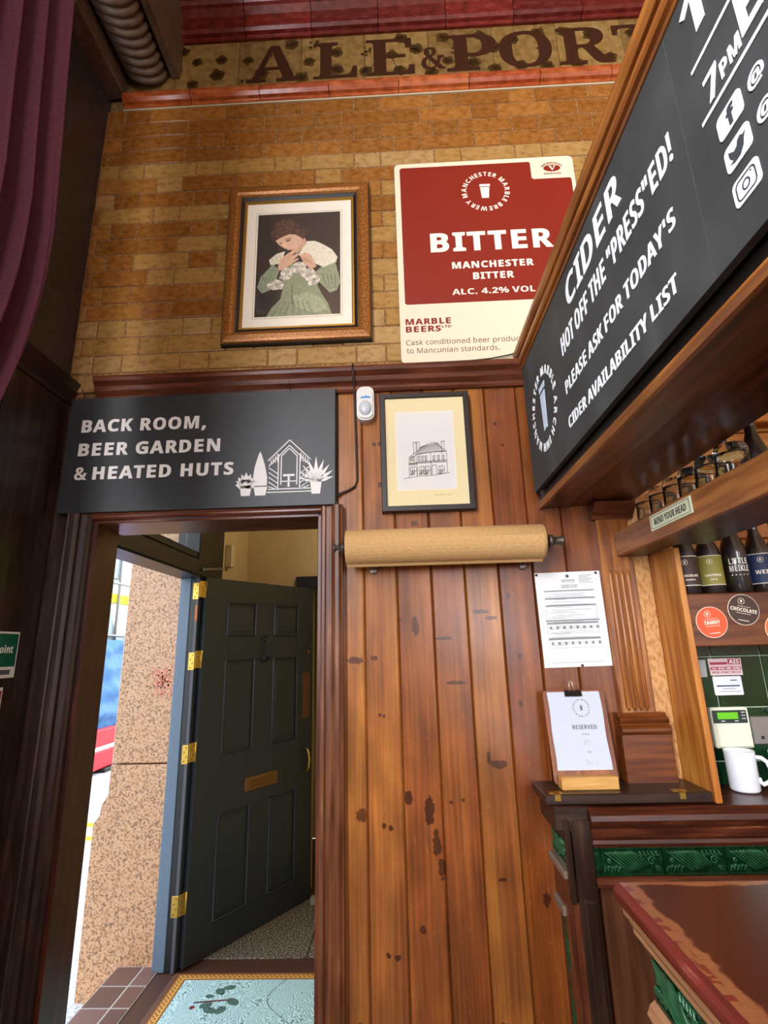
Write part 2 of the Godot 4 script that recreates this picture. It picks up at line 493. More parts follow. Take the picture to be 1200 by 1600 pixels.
func cornice():
	# orange glazed moulding under the frieze
	var glaze := []
	for i in 3:
		var b := c8(["a04c22", "ac5628", "963f1a"][i])
		glaze.append(tri_mat(noise(60 + i, 0.02, [b.darkened(0.25), b, b.lightened(0.12)], [0.0, 0.5, 1.0], 256), Vector3(3, 5, 3), 0.22))
	var prof := [Vector2(-0.01, 0.0), Vector2(0.012, 0.0), Vector2(0.014, 0.014), Vector2(0.026, 0.018), Vector2(0.036, 0.03), Vector2(0.04, 0.045), Vector2(0.036, 0.06), Vector2(0.026, 0.072), Vector2(0.012, 0.078), Vector2(0.008, 0.086), Vector2(-0.01, 0.086)]
	var t := thing("trim_1", "orange glazed half-round moulding under the lettered frieze", "moulding", Vector3(0, 3.913, 0), "", "structure")
	for i in 8:
		var st := S()
		extrude(st, prof, Vector3(-1.145 + i * 0.3015, 0, 0), Vector3(0, 0, 1), Vector3(0, 1, 0), Vector3(0.2985, 0, 0))
		obj("moulding_section", st, glaze[i % 3], t)
	var st := S()
	box(st, Vector3(-1.15, -0.008, -0.011), Vector3(1.3, 0.001, 0.009))
	obj("mortar_line", st, mat(c8("b8a888"), 0.9), t)
	# lettered frieze, tile by tile
	var f := thing("wall_frieze", "tan tiled frieze printed with dark capitals and vine leaves", "frieze", Vector3(0, 3.999, 0), "", "structure")
	var tans := []
	for i in 3:
		var b := c8(["7c5e30", "846636", "72562c"][i])
		tans.append(tri_mat(noise(70 + i, 0.025, [b.darkened(0.2), b, b.lightened(0.12)], [0.0, 0.5, 1.0], 256), Vector3(3, 3, 3), 0.3))
	for i in 9:
		st = S()
		box(st, Vector3(-1.22 + i * 0.284, 0.0, -0.012), Vector3(-1.22 + i * 0.284 + 0.2825, 0.288, 0.001), 0.002)
		obj("frieze_tile", st, tans[i % 3], f)
	var fr := Transform3D(Basis.IDENTITY, Vector3(0, 0, 0.001))
	var vine := mat(c8("463012"), 0.3)
	var letters := mat(c8("34180a"), 0.3)
	st = S()
	var spots := []
	for k in 400:
		if spots.size() >= 46: break
		var p := Vector2(rng.randf_range(-0.93, 1.25), rng.randf_range(0.035, 0.25))
		var ok := true
		for q in spots:
			if (q - p).length() < 0.085: ok = false
		if ok: spots.append(p)
	for p in spots:
		var a := rng.randf() * TAU
		var s := rng.randf_range(0.06, 0.09)
		if rng.randf() < 0.25:
			for k in 9:
				cut(st, disc_pts(0.008, 7), fr, 0.0006, p + Vector2(rng.randf_range(-0.02, 0.02), rng.randf_range(-0.03, 0.02)))
		else:
			for lobe in [[0.0, 1.0, 0.0], [1.05, 0.85, 0.0], [-1.05, 0.85, 0.0], [2.1, 0.6, 0.0], [-2.1, 0.6, 0.0]]:
				var pts := []
				for j in 11:
					var la := TAU * j / 11.0
					var ry := 0.21 * (1.15 if j % 2 else 0.85)
					pts.append((Vector2(0.24 * lobe[1] + 0.28 * lobe[1] * cos(la), ry * sin(la)).rotated(lobe[0] + a)) * s)
				cut(st, pts, fr, 0.0006, p)
			stroke(st, p, p + Vector2(rng.randf_range(-0.05, 0.05), rng.randf_range(-0.05, 0.05)), 0.004, fr, 0.0006)
	obj("vine_print", st, vine, f)
	st = S()
	for l in [["A", -0.61, -0.375], ["L", -0.315, -0.12], ["E", -0.08, 0.135], ["P", 0.275, 0.5], ["O", 0.51, 0.74], ["R", 0.765, 1.0], ["T", 1.01, 1.22]]:
		write(st, l[0], fr, l[1], l[2], 0.035, 0.215, serif_bold, 0.0, 0.0014)
	write(st, "&", fr, 0.165, 0.27, 0.055, 0.13, serif_bold, 0.0, 0.0014)
	obj("lettering", st, letters, f, false)
	# red glazed cornice above, section by section
	var r := thing("trim_2", "deep red glazed cornice moulding under the ceiling", "cornice", Vector3(0, 4.287, 0), "", "structure")
	var reds := []
	for i in 3:
		var b := c8(["5c1812", "681c14", "541410"][i])
		reds.append(tri_mat(noise(80 + i, 0.02, [b.darkened(0.25), b, b.lightened(0.1)], [0.0, 0.5, 1.0], 256), Vector3(3, 5, 3), 0.25))
	var rp := [Vector2(-0.012, 0.0), Vector2(0.012, 0.0), Vector2(0.016, 0.016), Vector2(0.03, 0.02), Vector2(0.038, 0.034), Vector2(0.036, 0.05), Vector2(0.03, 0.056), Vector2(0.032, 0.075), Vector2(0.04, 0.105), Vector2(0.056, 0.135), Vector2(0.066, 0.142), Vector2(0.076, 0.156), Vector2(0.074, 0.172), Vector2(0.07, 0.18), Vector2(0.075, 0.22), Vector2(0.095, 0.27), Vector2(0.13, 0.31), Vector2(0.14, 0.34), Vector2(0.14, 0.463), Vector2(-0.012, 0.463)]
	for i in 8:
		st = S()
		extrude(st, rp, Vector3(-0.925 + i * 0.302, 0, 0), Vector3(0, 0, 1), Vector3(0, 1, 0), Vector3(0.299, 0, 0))
		obj("cornice_section", st, reds[i % 3], r)
	# ribbed plaster beam along the side wall
	var bm := thing("trim_3", "brown ceiling beam with a ribbed barrel moulding beside the curtain", "beam", Vector3(-1.06, 3.98, 0), "", "structure")
	var bmat := tri_mat(noise(90, 0.03, [c8("4c3828"), c8("5c4634"), c8("6c5642")], [0.0, 0.5, 1.0], 256), Vector3(3, 3, 3), 0.5)
	st = S()
	box(st, Vector3(-0.17, 0.0, 0.0), Vector3(-0.085, 0.77, 1.8), 0.006)
	obj("flat_band", st, bmat, bm)
	st = S()
	box(st, Vector3(0.11, 0.1, 0.0), Vector3(0.15, 0.77, 1.8), 0.006)
	obj("flat_band", st, bmat, bm)
	st = S()
	box(st, Vector3(-0.085, 0.16, 0.0), Vector3(0.11, 0.77, 1.8))
	obj("beam_core", st, bmat, bm)
	var rib := S(true)
	var ring := []
	for k in 13:
		var a := PI * k / 12.0
		ring.append(a)
	for i in 5:
		for k in 12:
			var q := []
			for e in [[i, k], [i + 1, k], [i + 1, k + 1], [i, k + 1]]:
				var zz: float = 0.036 * e[0] / 5.0
				var rr: float = 0.076 + 0.014 * sin(PI * e[0] / 5.0)
				var aa: float = ring[e[1]]
				q.append(Vector3(cos(aa) * rr, 0.09 - sin(aa) * rr * 0.95, zz - cos(aa) * 0.02))
			tri(rib, q[0], q[1], q[2]); tri(rib, q[0], q[2], q[3])
	rib.generate_normals()
	var rib_mesh := rib.commit()
	for i in 40:
		var o := MeshInstance3D.new()
		o.mesh = rib_mesh; o.material_override = bmat; o.name = "rib"
		bm.add_child(o, true)
		o.position = Vector3(0.008, 0.03, 0.022 + i * 0.036)

func board_picture() -> Image:
	# varnished pine boards seen straight on: x -0.21 to 0.66, y 0 to 2.5; grain, knots and stains where they are
	var W := 640
	var H := 1600
	var edges := [-0.21, -0.122, -0.014, 0.1, 0.21, 0.32, 0.433, 0.545, 0.66]
	var tone := [c8("945a28"), c8("925626"), c8("84481f"), c8("864a20"), c8("905626"), c8("783e1a"), c8("723c1a"), c8("7a421e")]
	# knots in the pine: x, y, half width, half height, how brown the knot's wood is
	var knot_wood := c8("331609")
	var knots := [[-0.155, 1.56, 0.028, 0.012, 0.6], [-0.095, 1.565, 0.012, 0.008, 0.5], [-0.07, 1.86, 0.016, 0.008, 0.4], [-0.08, 1.395, 0.005, 0.006, 0.9], [-0.068, 1.392, 0.005, 0.006, 0.9], [-0.14, 1.12, 0.018, 0.02, 0.5],
		[-0.075, 1.09, 0.007, 0.008, 0.9], [-0.055, 1.085, 0.008, 0.008, 0.9], [-0.07, 0.77, 0.007, 0.008, 0.8], [-0.045, 0.765, 0.01, 0.008, 0.7], [0.04, 1.66, 0.012, 0.032, 0.65], [-0.01, 1.68, 0.006, 0.006, 0.5],
		[0.0, 1.165, 0.014, 0.02, 0.9], [0.06, 1.13, 0.016, 0.045, 0.85], [0.078, 1.04, 0.014, 0.04, 0.7], [0.09, 0.98, 0.012, 0.03, 0.6], [0.03, 0.83, 0.01, 0.012, 0.6], [0.13, 1.62, 0.03, 0.006, 0.55], [0.16, 1.485, 0.036, 0.006, 0.65], [0.125, 1.15, 0.007, 0.005, 0.7], [0.16, 1.155, 0.007, 0.005, 0.6],
		[0.25, 1.7, 0.03, 0.008, 0.6], [0.285, 1.68, 0.02, 0.007, 0.6], [0.245, 1.27, 0.006, 0.02, 0.5], [0.275, 1.25, 0.03, 0.012, 0.5], [0.26, 0.95, 0.012, 0.006, 0.5], [0.345, 1.75, 0.007, 0.012, 0.5], [0.365, 1.56, 0.006, 0.009, 0.7], [0.355, 1.42, 0.007, 0.012, 0.7], [0.35, 2.35, 0.006, 0.008, 0.6], [0.37, 2.27, 0.006, 0.007, 0.5], [0.48, 1.7, 0.03, 0.012, 0.4],
		[-0.08, 2.29, 0.01, 0.009, 0.5], [-0.06, 2.29, 0.008, 0.009, 0.5], [-0.06, 2.14, 0.012, 0.012, 0.5], [0.05, 2.0, 0.016, 0.01, 0.4], [0.15, 2.2, 0.01, 0.01, 0.5], [0.24, 0.6, 0.015, 0.02, 0.6], [0.38, 0.9, 0.012, 0.02, 0.6], [-0.15, 0.6, 0.02, 0.02, 0.5]]
	var fine := FastNoiseLite.new()
	fine.seed = 5; fine.frequency = 0.05; fine.fractal_octaves = 3
	var broad := FastNoiseLite.new()
	broad.seed = 9; broad.frequency = 0.012; broad.fractal_octaves = 3
	var buf := PackedByteArray()
	buf.resize(W * H * 3)
	for py in H:
		var y := 2.5 * (1.0 - (py + 0.5) / H)
		var b := 0
		for px in W:
			var x := -0.21 + 0.87 * (px + 0.5) / W
			while b < 7 and x > edges[b + 1]: b += 1
			var bend := 0.0
			var in_knot := 0.0
			for k in knots:
				var dy: float = (y - k[1]) / k[3]
				if absf(dy) > 4.0: continue
				var dx: float = (x - k[0]) / k[2]
				if absf(dx) > 3.0: continue
				var d := dx * dx + dy * dy
				# the knot's own wood: a hard-edged uneven eye
				if d < 0.8 + 0.6 * fine.get_noise_2d(px * 1.4, py * 1.4): in_knot = maxf(in_knot, k[4])
				bend += exp(-d * 0.3) * 6.0
			var g := fine.get_noise_2d(px * 2.2 + b * 300.0 + bend, py * 0.055)
			var h := broad.get_noise_2d(px * 1.4 + b * 170.0, py * 0.12 + b * 90.0)
			var l := broad.get_noise_2d(px * 0.9 + 900.0 + b * 77.0, py * 0.5)
			var m := 1.0 + 0.17 * g + 0.2 * h + 0.17 * l
			var c: Color = tone[b]
			if in_knot > 0.0: c = c.lerp(knot_wood, 0.35 + 0.5 * in_knot)
			var i := (py * W + px) * 3
			buf[i] = clampi(int(c.r * 255.0 * m), 0, 255)
			buf[i + 1] = clampi(int(c.g * 255.0 * m * (1.0 + 0.1 * h)), 0, 255)
			buf[i + 2] = clampi(int(c.b * 255.0 * m), 0, 255)
	var im := Image.create_from_data(W, H, false, Image.FORMAT_RGB8, buf)
	# scuffs down to pale wood
	for k in 260:
		var sx := rng.randi_range(4, W - 12)
		var sy := rng.randi_range(300, H - 12)
		var len := rng.randi_range(2, 14)
		var dx := rng.randf_range(-0.8, 0.8)
		for j in len:
			im.set_pixel(clampi(sx + int(j * dx), 0, W - 1), clampi(sy + (j if k % 3 else 0), 0, H - 1), im.get_pixel(clampi(sx + int(j * dx), 0, W - 1), clampi(sy + j, 0, H - 1)).lerp(c8("d09060"), 0.45))
	return im

func panelling():
	var m := img_mat(board_picture(), 0.27)
	var p := thing("wall_panelling", "varnished pine board panelling with dark knots", "panelling", Vector3.ZERO, "", "structure")
	var edges := [-0.21, -0.122, -0.014, 0.1, 0.21, 0.32, 0.433, 0.545, 0.66]
	for i in 8:
		var a: float = edges[i]
		var b: float = edges[i + 1]
		var st := S()
		# board with chamfered edges, its picture laid on by place
		var prof := [Vector2(a + 0.0008, -0.0115), Vector2(b - 0.0008, -0.0115), Vector2(b - 0.0008, -0.006), Vector2(b - 0.006, 0.0), Vector2(a + 0.004, 0.0), Vector2(a + 0.0008, -0.006)]
		for k in 6:
			var u: Vector2 = prof[k]
			var v: Vector2 = prof[(k + 1) % 6]
			for q in [[u, 0.0], [u, 2.51], [v, 2.51], [u, 0.0], [v, 2.51], [v, 0.0]]:
				var w: Vector2 = q[0]
				st.set_uv(Vector2((w.x + 0.21) / 0.87, 1.0 - q[1] / 2.51))
				st.add_vertex(Vector3(w.x, q[1], w.y))
		obj("board", st, m, p)
	# moulded rail above the boards
	var rail := thing("trim_4", "moulded mahogany rail between the bricks and the boards", "rail", Vector3(0, 2.5, 0), "", "structure")
	var st := S()
	var prof := [Vector2(-0.012, 0.0), Vector2(0.014, 0.0), Vector2(0.02, 0.008), Vector2(0.02, 0.018), Vector2(0.014, 0.023), Vector2(0.02, 0.028), Vector2(0.03, 0.036), Vector2(0.036, 0.05), Vector2(0.03, 0.056), Vector2(0.036, 0.06), Vector2(0.046, 0.068), Vector2(0.05, 0.078), Vector2(0.048, 0.088), Vector2(-0.012, 0.09)]
	extrude(st, prof, Vector3(-1.1, 0, 0), Vector3(0, 0, 1), Vector3(0, 1, 0), Vector3(1.9, 0, 0))
	obj("rail_moulding", st, M.red_x, rail)
	# door casing
	var d := thing("door_1", "worn mahogany architrave round the open lobby doorway", "door frame", Vector3(-0.66, 0, 0), "", "structure")
	var arch := [Vector2(0, -0.012), Vector2(0, 0.014), Vector2(0.006, 0.02), Vector2(0.014, 0.02), Vector2(0.018, 0.014), Vector2(0.036, 0.017), Vector2(0.04, 0.026), Vector2(0.05, 0.034), Vector2(0.062, 0.036), Vector2(0.07, 0.03), Vector2(0.075, 0.034), Vector2(0.075, -0.012)]
	st = S()
	extrude(st, arch, Vector3(0.66 - 0.265, 0, 0), Vector3(1, 0, 0), Vector3(0, 0, 1), Vector3(0, 2.074, 0))
	obj("architrave", st, tri_mat(noise(31, 0.012, [c8("42200f"), c8("643a20"), c8("7c4c2e"), c8("a87a56")], [0.0, 0.4, 0.75, 1.0], 512, FastNoiseLite.TYPE_SIMPLEX_SMOOTH, 6), ALONG_Y, 0.34), d)
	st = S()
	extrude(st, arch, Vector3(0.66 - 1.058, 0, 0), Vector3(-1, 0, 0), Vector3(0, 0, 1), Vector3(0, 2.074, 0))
	obj("architrave", st, M.dark_y, d)  # near-black wood: the shade on this side put into the colour
	st = S()
	extrude(st, [Vector2(0, -0.012), Vector2(0, 0.014), Vector2(0.006, 0.02), Vector2(0.012, 0.02), Vector2(0.015, 0.015), Vector2(0.021, 0.02), Vector2(0.021, -0.012)], Vector3(0.66 - 1.058, 2.053, 0), Vector3(0, 1, 0), Vector3(0, 0, 1), Vector3(0.793, 0, 0))
	obj("architrave", st, M.red_x, d)
	st = S()
	box(st, Vector3(-0.4, 0, -0.14), Vector3(-0.385, 2.055, 0.0), 0.002)
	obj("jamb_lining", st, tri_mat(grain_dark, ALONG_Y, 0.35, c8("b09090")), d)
	st = S()
	box(st, Vector3(0.382, 0, -0.14), Vector3(0.397, 2.055, 0.0), 0.002)
	obj("jamb_lining", st, M.red_y, d)
	st = S()
	box(st, Vector3(-0.4, 2.042, -0.19), Vector3(0.397, 2.057, 0.0), 0.002)
	obj("head_lining", st, M.red_x, d)
	# wide panelled strip between the doorway and the corner
	st = S()
	box(st, Vector3(-1.22, 0, -0.012), Vector3(-1.135, 2.5, 0.0), 0.003)
	box(st, Vector3(-1.22, 2.1, -0.012), Vector3(-0.2, 2.5, -0.001), 0.0)
	obj("corner_board", st, M.dark_y, p)
	# fluted pilaster
	var pl := thing("pilaster", "fluted mahogany pilaster with a block base beside the licence", "pilaster", Vector3(0.7, 1.209, 0), "", "")
	st = S()
	box(st, Vector3(-0.05, 0.18, -0.012), Vector3(0.052, 0.832, 0.02), 0.003)
	obj("shaft", st, M.wood_y, pl)
	for k in 4:
		st = S(true)
		var x := -0.028 + k * 0.0185
		lathe(st, [Vector2(0.0, 0.19), Vector2(0.0072, 0.2), Vector2(0.0078, 0.4), Vector2(0.0078, 0.6), Vector2(0.005, 0.612), Vector2(0.0, 0.616)], Transform3D(Basis.IDENTITY, Vector3(x, 0, 0.021)), 12)
		obj("reed", st, M.wood_y, pl)
	st = S()
	var bp := [Vector2(-0.012, 0.0), Vector2(0.05, 0.0), Vector2(0.05, 0.128), Vector2(0.056, 0.131), Vector2(0.06, 0.138), Vector2(0.06, 0.146), Vector2(0.055, 0.152), Vector2(0.048, 0.154), Vector2(0.046, 0.158), Vector2(0.051, 0.162), Vector2(0.053, 0.168), Vector2(0.05, 0.174), Vector2(0.04, 0.177), Vector2(0.034, 0.186), Vector2(-0.012, 0.186)]
	extrude(st, bp, Vector3(-0.07, 0, 0), Vector3(0, 0, 1), Vector3(0, 1, 0), Vector3(0.142, 0, 0))
	obj("base_block", st, tri_mat(grain, ALONG_X, 0.32, c8("b09a88")), pl)
	st = S()
	var cp := [Vector2(-0.012, 0.785), Vector2(0.024, 0.785), Vector2(0.03, 0.798), Vector2(0.05, 0.81), Vector2(0.066, 0.826), Vector2(0.072, 0.834), Vector2(-0.012, 0.834)]
	extrude(st, cp, Vector3(-0.066, 0, 0), Vector3(0, 0, 1), Vector3(0, 1, 0), Vector3(0.135, 0, 0))
	obj("capital", st, M.red_x, pl)
	# veneered strip between the pilaster and the shelves
	st = S()
	box(st, Vector3(0.752, 1.2, -0.012), Vector3(0.81, 2.06, 0.001), 0.001)
	tag(obj("trim_5", st, M.veneer), "pale mottled veneer strip beside the fluted pilaster", "trim", "", "structure")

func speckle(seed_: int, cols: Array, stops: Array, scale_: float, rough := 0.3) -> StandardMaterial3D:
	return tri_mat(noise(seed_, 0.09, cols, stops, 512, FastNoiseLite.TYPE_SIMPLEX_SMOOTH, 2), Vector3(scale_, scale_, scale_), rough)

func mosaic_picture() -> Image:
	# x -1.24 to -0.04, z -1.45 to -0.05: rows of small blue cubes in fans, a chequered border, a leaf spray
	var W := 1024
	var H := 1024
	var buf := PackedByteArray()
	buf.resize(W * H * 3)
	var n := FastNoiseLite.new()
	n.seed = 3; n.frequency = 2.2
	var v := FastNoiseLite.new()
	v.seed = 8; v.frequency = 60.0
	var sprig := [[-0.985, -1.20, 0.03, 0.022, -0.5], [-0.955, -1.165, 0.035, 0.02, 0.4], [-0.905, -1.165, 0.03, 0.022, -0.9], [-0.865, -1.225, 0.035, 0.022, 0.6], [-0.95, -1.30, 0.03, 0.02, 0.8], [-0.915, -1.33, 0.032, 0.018, -0.2], [-0.99, -1.265, 0.022, 0.014, 0.2],
		[-0.43, -1.19, 0.03, 0.02, 0.5], [-0.4, -1.12, 0.03, 0.02, -0.5]]
	for py in H:
		var z := -1.45 + 1.4 * (py + 0.5) / H
		for px in W:
			var x := -1.24 + 1.2 * (px + 0.5) / W
			var c: Color
			var ed := minf(x + 1.215, z + 1.445)
			if ed < 0.0:
				c = c8("6a4a3c")
			elif ed < 0.052:
				var along := z if x + 1.215 < z + 1.445 else x
				if ed < 0.008 or ed > 0.044: c = c8("8a5024")
				elif ed < 0.036:
					c = c8("e0b060") if (int(floor(along / 0.012)) + int(floor(ed / 0.0115))) % 2 == 0 else c8("9a5c28")
					if fposmod(along, 0.012) < 0.0015: c = c8("a87840")
				else: c = c8("d8a450")
			else:
				var warp := n.get_noise_2d(x, z)
				var q := 72.0 * (x * 0.9 + 0.16 * warp + 0.05 * sin(z * 9.0))
				var r := 72.0 * (z * 0.9 + 0.1 * n.get_noise_2d(x + 7.0, z))
				var fq := fposmod(q, 1.0)
				var fr := fposmod(r + 0.5 * fposmod(floor(q), 2.0), 1.0)
				var tone := v.get_noise_2d(floor(q) * 0.13, floor(r) * 0.17)
				c = Color(0.78 + 0.06 * tone, 0.92 + 0.05 * tone, 0.92 + 0.05 * tone)
				for s in sprig:
					var d := Vector2(x - s[0], z - s[1]).rotated(-s[4])
					if (d.x / s[2]) * (d.x / s[2]) + (d.y / s[3]) * (d.y / s[3]) < 1.0: c = c8("5c7a70")
				if absf(z + 1.225 + 0.12 * (x + 1.0)) < 0.006 and x > -1.05 and x < -0.88: c = c8("6a4a50")
				if Vector2(x + 1.045, z + 1.185).length() < 0.013: c = c8("8c3a3c")
				if fq < 0.22: c = c.darkened(0.42)
				elif fr < 0.16: c = c.darkened(0.2)
				if absf(x + 0.66 + 0.06 * sin(z * 14.0) - 0.25 * (z + 1.3)) < 0.0022 : c = c.darkened(0.55)
			var i := (py * W + px) * 3
			buf[i] = c.r8; buf[i + 1] = c.g8; buf[i + 2] = c.b8
	return Image.create_from_data(W, H, false, Image.FORMAT_RGB8, buf)

func lobby():
	# outer wall of the lobby with the street doorway z -1.44 to -0.45, fanlight above it
	var st := S()
	box(st, Vector3(-1.36, 0, -1.8), Vector3(-1.22, 3.0, -1.53))
	box(st, Vector3(-1.36, 0, -0.3), Vector3(-1.22, 3.0, -0.14))
	box(st, Vector3(-1.36, 2.75, -1.53), Vector3(-1.22, 3.0, -0.3))
	box(st, Vector3(-1.36, 0, -2.45), Vector3(-1.22, 3.0, -1.8))
	tag(obj("wall_lobby_side", st, M.plaster), "beige lobby wall holding the street doorway", "wall", "", "structure")
	st = S()
	box(st, Vector3(-1.36, 0, -2.45), Vector3(-0.72, 3.0, -2.33))
	box(st, Vector3(-0.72, 2.1, -2.45), Vector3(0.6, 3.0, -2.33))
	box(st, Vector3(-0.2, 0, -2.45), Vector3(0.6, 2.1, -2.33))
	tag(obj("wall_lobby_back", st, M.plaster), "beige wall at the back of the lobby", "wall", "", "structure")
	st = S()
	box(st, Vector3(0.3, 0, -3.4), Vector3(0.42, 3.0, -0.14))
	tag(obj("wall_lobby_right", st, mat(c8("c8b478"), 0.8)), "cream side wall of the lobby facing the street door", "wall", "", "structure")
	st = S()
	box(st, Vector3(-1.36, 0, -3.4), Vector3(-1.3, 3.0, -2.45))
	tag(obj("wall_passage_left", st, mat(c8("c8b478"), 0.8)), "cream side wall of the passage behind the lobby", "wall", "", "structure")
	st = S()
	box(st, Vector3(-1.4, 0, -3.5), Vector3(0.42, 3.0, -3.4))
	tag(obj("wall_passage_back", st, mat(c8("c8b478"), 0.8)), "cream end wall of the passage behind the lobby", "wall", "", "structure")
	st = S()
	box(st, Vector3(-1.36, 3.0, -3.4), Vector3(0.42, 3.1, -0.14))
	tag(obj("ceiling_lobby", st, M.plaster), "beige lobby ceiling above the street door", "ceiling", "", "structure")
	var lamp := thing("added_lamp", "small round opal lamp added unseen to brighten the lobby", "lamp", Vector3(-0.1, 3.0, -1.5))  # added lamp, out of view, only to brighten the lobby
	st = S(true)
	lathe(st, [Vector2(0, -0.09), Vector2(0.06, -0.08), Vector2(0.1, -0.05), Vector2(0.11, -0.02), Vector2(0.11, 0.0), Vector2(0, 0.0)], Transform3D.IDENTITY, 24)
	var opal := mat(c8("f4ead8"), 0.4)
	opal.emission_enabled = true; opal.emission = c8("fff0d8"); opal.emission_energy_multiplier = 2.0
	obj("shade", st, opal, lamp)
	var ll := OmniLight3D.new()  # fill light that goes with the added lamp
	ll.name = "added_lobby_light"; ll.light_color = c8("ffe8c4"); ll.light_energy = 0.45; ll.light_size = 0.1; ll.omni_range = 12.0; ll.omni_attenuation = 2.0; ll.shadow_enabled = true
	add_child(ll)
	ll.position = Vector3(-0.1, 2.88, -1.5)
	var df := thing("door_3", "black painted frame of the passage behind the blue door", "door frame", Vector3(-0.7, 0, -2.33), "", "structure")
	st = S()
	box(st, Vector3(-0.12, 2.06, 0.0), Vector3(0.6, 2.16, 0.03), 0.004)
	obj("head", st, M.paint_black, df)
	st = S()
	box(st, Vector3(-0.02, 0, -0.12), Vector3(0.0, 2.06, 0.0), 0.002)
	obj("jamb_lining", st, mat(c8("c0a868"), 0.6), df)
	# floors
	st = S()
	box(st, Vector3(-1.36, -0.1, -3.4), Vector3(0.42, -0.004, -0.14))
	var fl := obj("floor_lobby", st, mat(c8("4c3026"), 0.5))
	tag(fl, "dark brown lobby floor round the blue mosaic", "floor", "", "structure")
	st = S()
	for q in [[Vector3(-1.24, 0.0, -1.45), Vector2(0, 0)], [Vector3(-0.04, 0.0, -1.45), Vector2(1, 0)], [Vector3(-0.04, 0.0, -0.05), Vector2(1, 1)], [Vector3(-1.24, 0.0, -1.45), Vector2(0, 0)], [Vector3(-0.04, 0.0, -0.05), Vector2(1, 1)], [Vector3(-1.24, 0.0, -0.05), Vector2(0, 1)]]:
		st.set_uv(q[1]); st.add_vertex(q[0])
	var mo := obj("mosaic_floor", st, img_mat(mosaic_picture(), 0.4))
	tag(mo, "pale blue mosaic floor panel with a yellow chequered border and leaf spray", "mosaic")
	# rough grey stone / carpet
	var cm := speckle(95, [c8("2c261c"), c8("5c5244"), c8("968a74")], [0.3, 0.5, 0.72], 1.6, 0.95)
	st = S()
	box(st, Vector3(-1.22, -0.004, -2.33), Vector3(-0.58, 0.004, -1.575), 0.002)
	box(st, Vector3(-0.575, -0.004, -2.33), Vector3(0.3, 0.004, -1.575), 0.002)
	tag(obj("stone_flags", st, cm), "rough grey stone flags behind the blue door", "flagstones")
	# street door frame
	var f := thing("door_4", "dark painted street door frame with a fanlight above", "door frame", Vector3(-1.28, 0, -0.95), "", "structure")
	st = S()
	box(st, Vector3(-0.02, 0, -0.585), Vector3(0.018, 2.06, -0.505), 0.002)
	obj("rebate", st, M.paint_black, f)
	st = S()
	box(st, Vector3(0.018, 0, -0.585), Vector3(0.036, 2.06, -0.49), 0.002)
	obj("hinge_post", st, M.paint_grey, f)
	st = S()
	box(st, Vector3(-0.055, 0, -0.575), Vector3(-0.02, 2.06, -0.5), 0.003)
	obj("outer_bead", st, M.paint_daylit, f)
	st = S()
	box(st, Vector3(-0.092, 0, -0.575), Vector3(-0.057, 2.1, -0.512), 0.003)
	obj("outer_bead", st, M.paint_daylit, f)
	for y in [1.92, 1.505, 0.995, 0.25]:
		st = S()
		box(st, Vector3(0.0, y, -0.4905), Vector3(0.036, y + 0.1, -0.4885), 0.0008)
		var pl := obj("hinge_plate", st, M.brass, f)
		st = S()
		for q in 4:
			box(st, Vector3(0.01 + 0.012 * (q % 2), y + 0.01 + q * 0.024, -0.4886), Vector3(0.016 + 0.012 * (q % 2), y + 0.017 + q * 0.024, -0.488))
		obj("screw", st, M.black, pl)
	st = S()
	box(st, Vector3(0.02, 1.79, -0.4905), Vector3(0.034, 1.885, -0.489), 0.0006)
	obj("copper_plate", st, mat(c8("a86038"), 0.4, 0.4), f)
	st = S()
	box(st, Vector3(-0.06, 0, 0.6), Vector3(0.05, 2.75, 0.655), 0.004)
	obj("latch_post", st, M.paint_black, f)
	st = S()
	box(st, Vector3(-0.1, 2.05, -0.58), Vector3(0.065, 2.15, 0.6), 0.01)
	box(st, Vector3(-0.02, 2.15, -0.58), Vector3(0.05, 2.2, 0.6), 0.01)
	obj("transom", st, M.paint_black, f)
	st = S()
	box(st, Vector3(-0.08, 2.06, -0.82), Vector3(0.062, 2.75, -0.4), 0.006)
	box(st, Vector3(0.04, 0, -0.82), Vector3(0.062, 2.06, -0.6), 0.003)
	obj("side_panel", st, M.paint_black, f)
	st = S()
	box(st, Vector3(-0.03, 2.19, -0.4), Vector3(-0.024, 2.75, 0.6))
	obj("fanlight_pane", st, M.glass, f)
	# the blue door, standing open
	var d := thing("door_2", "dark blue six-panel street door standing open", "door", Vector3(-1.205, 0.01, -1.458), "", "structure")
	d.rotation.y = atan2(0.762, 0.51)
	var W := 0.955
	st = S()
	box(st, Vector3(0.0, 0.0, -0.044), Vector3(W, 2.045, -0.006), 0.002)
	# stiles, rails and muntin stand proud of the panel ground
	for r in [[0.0, 0.165, 0.0, 2.045], [0.795, W, 0.0, 2.045], [0.405, 0.56, 0.145, 0.69], [0.405, 0.56, 1.0, 1.55], [0.405, 0.56, 1.69, 1.905], [0.165, 0.795, 1.905, 2.045], [0.165, 0.795, 1.55, 1.69], [0.165, 0.795, 0.69, 1.0], [0.165, 0.795, 0.0, 0.145]]:
		box(st, Vector3(r[0], r[2], -0.012), Vector3(r[1], r[3], 0.0), 0.001)
	obj("leaf", st, M.paint_blue, d)
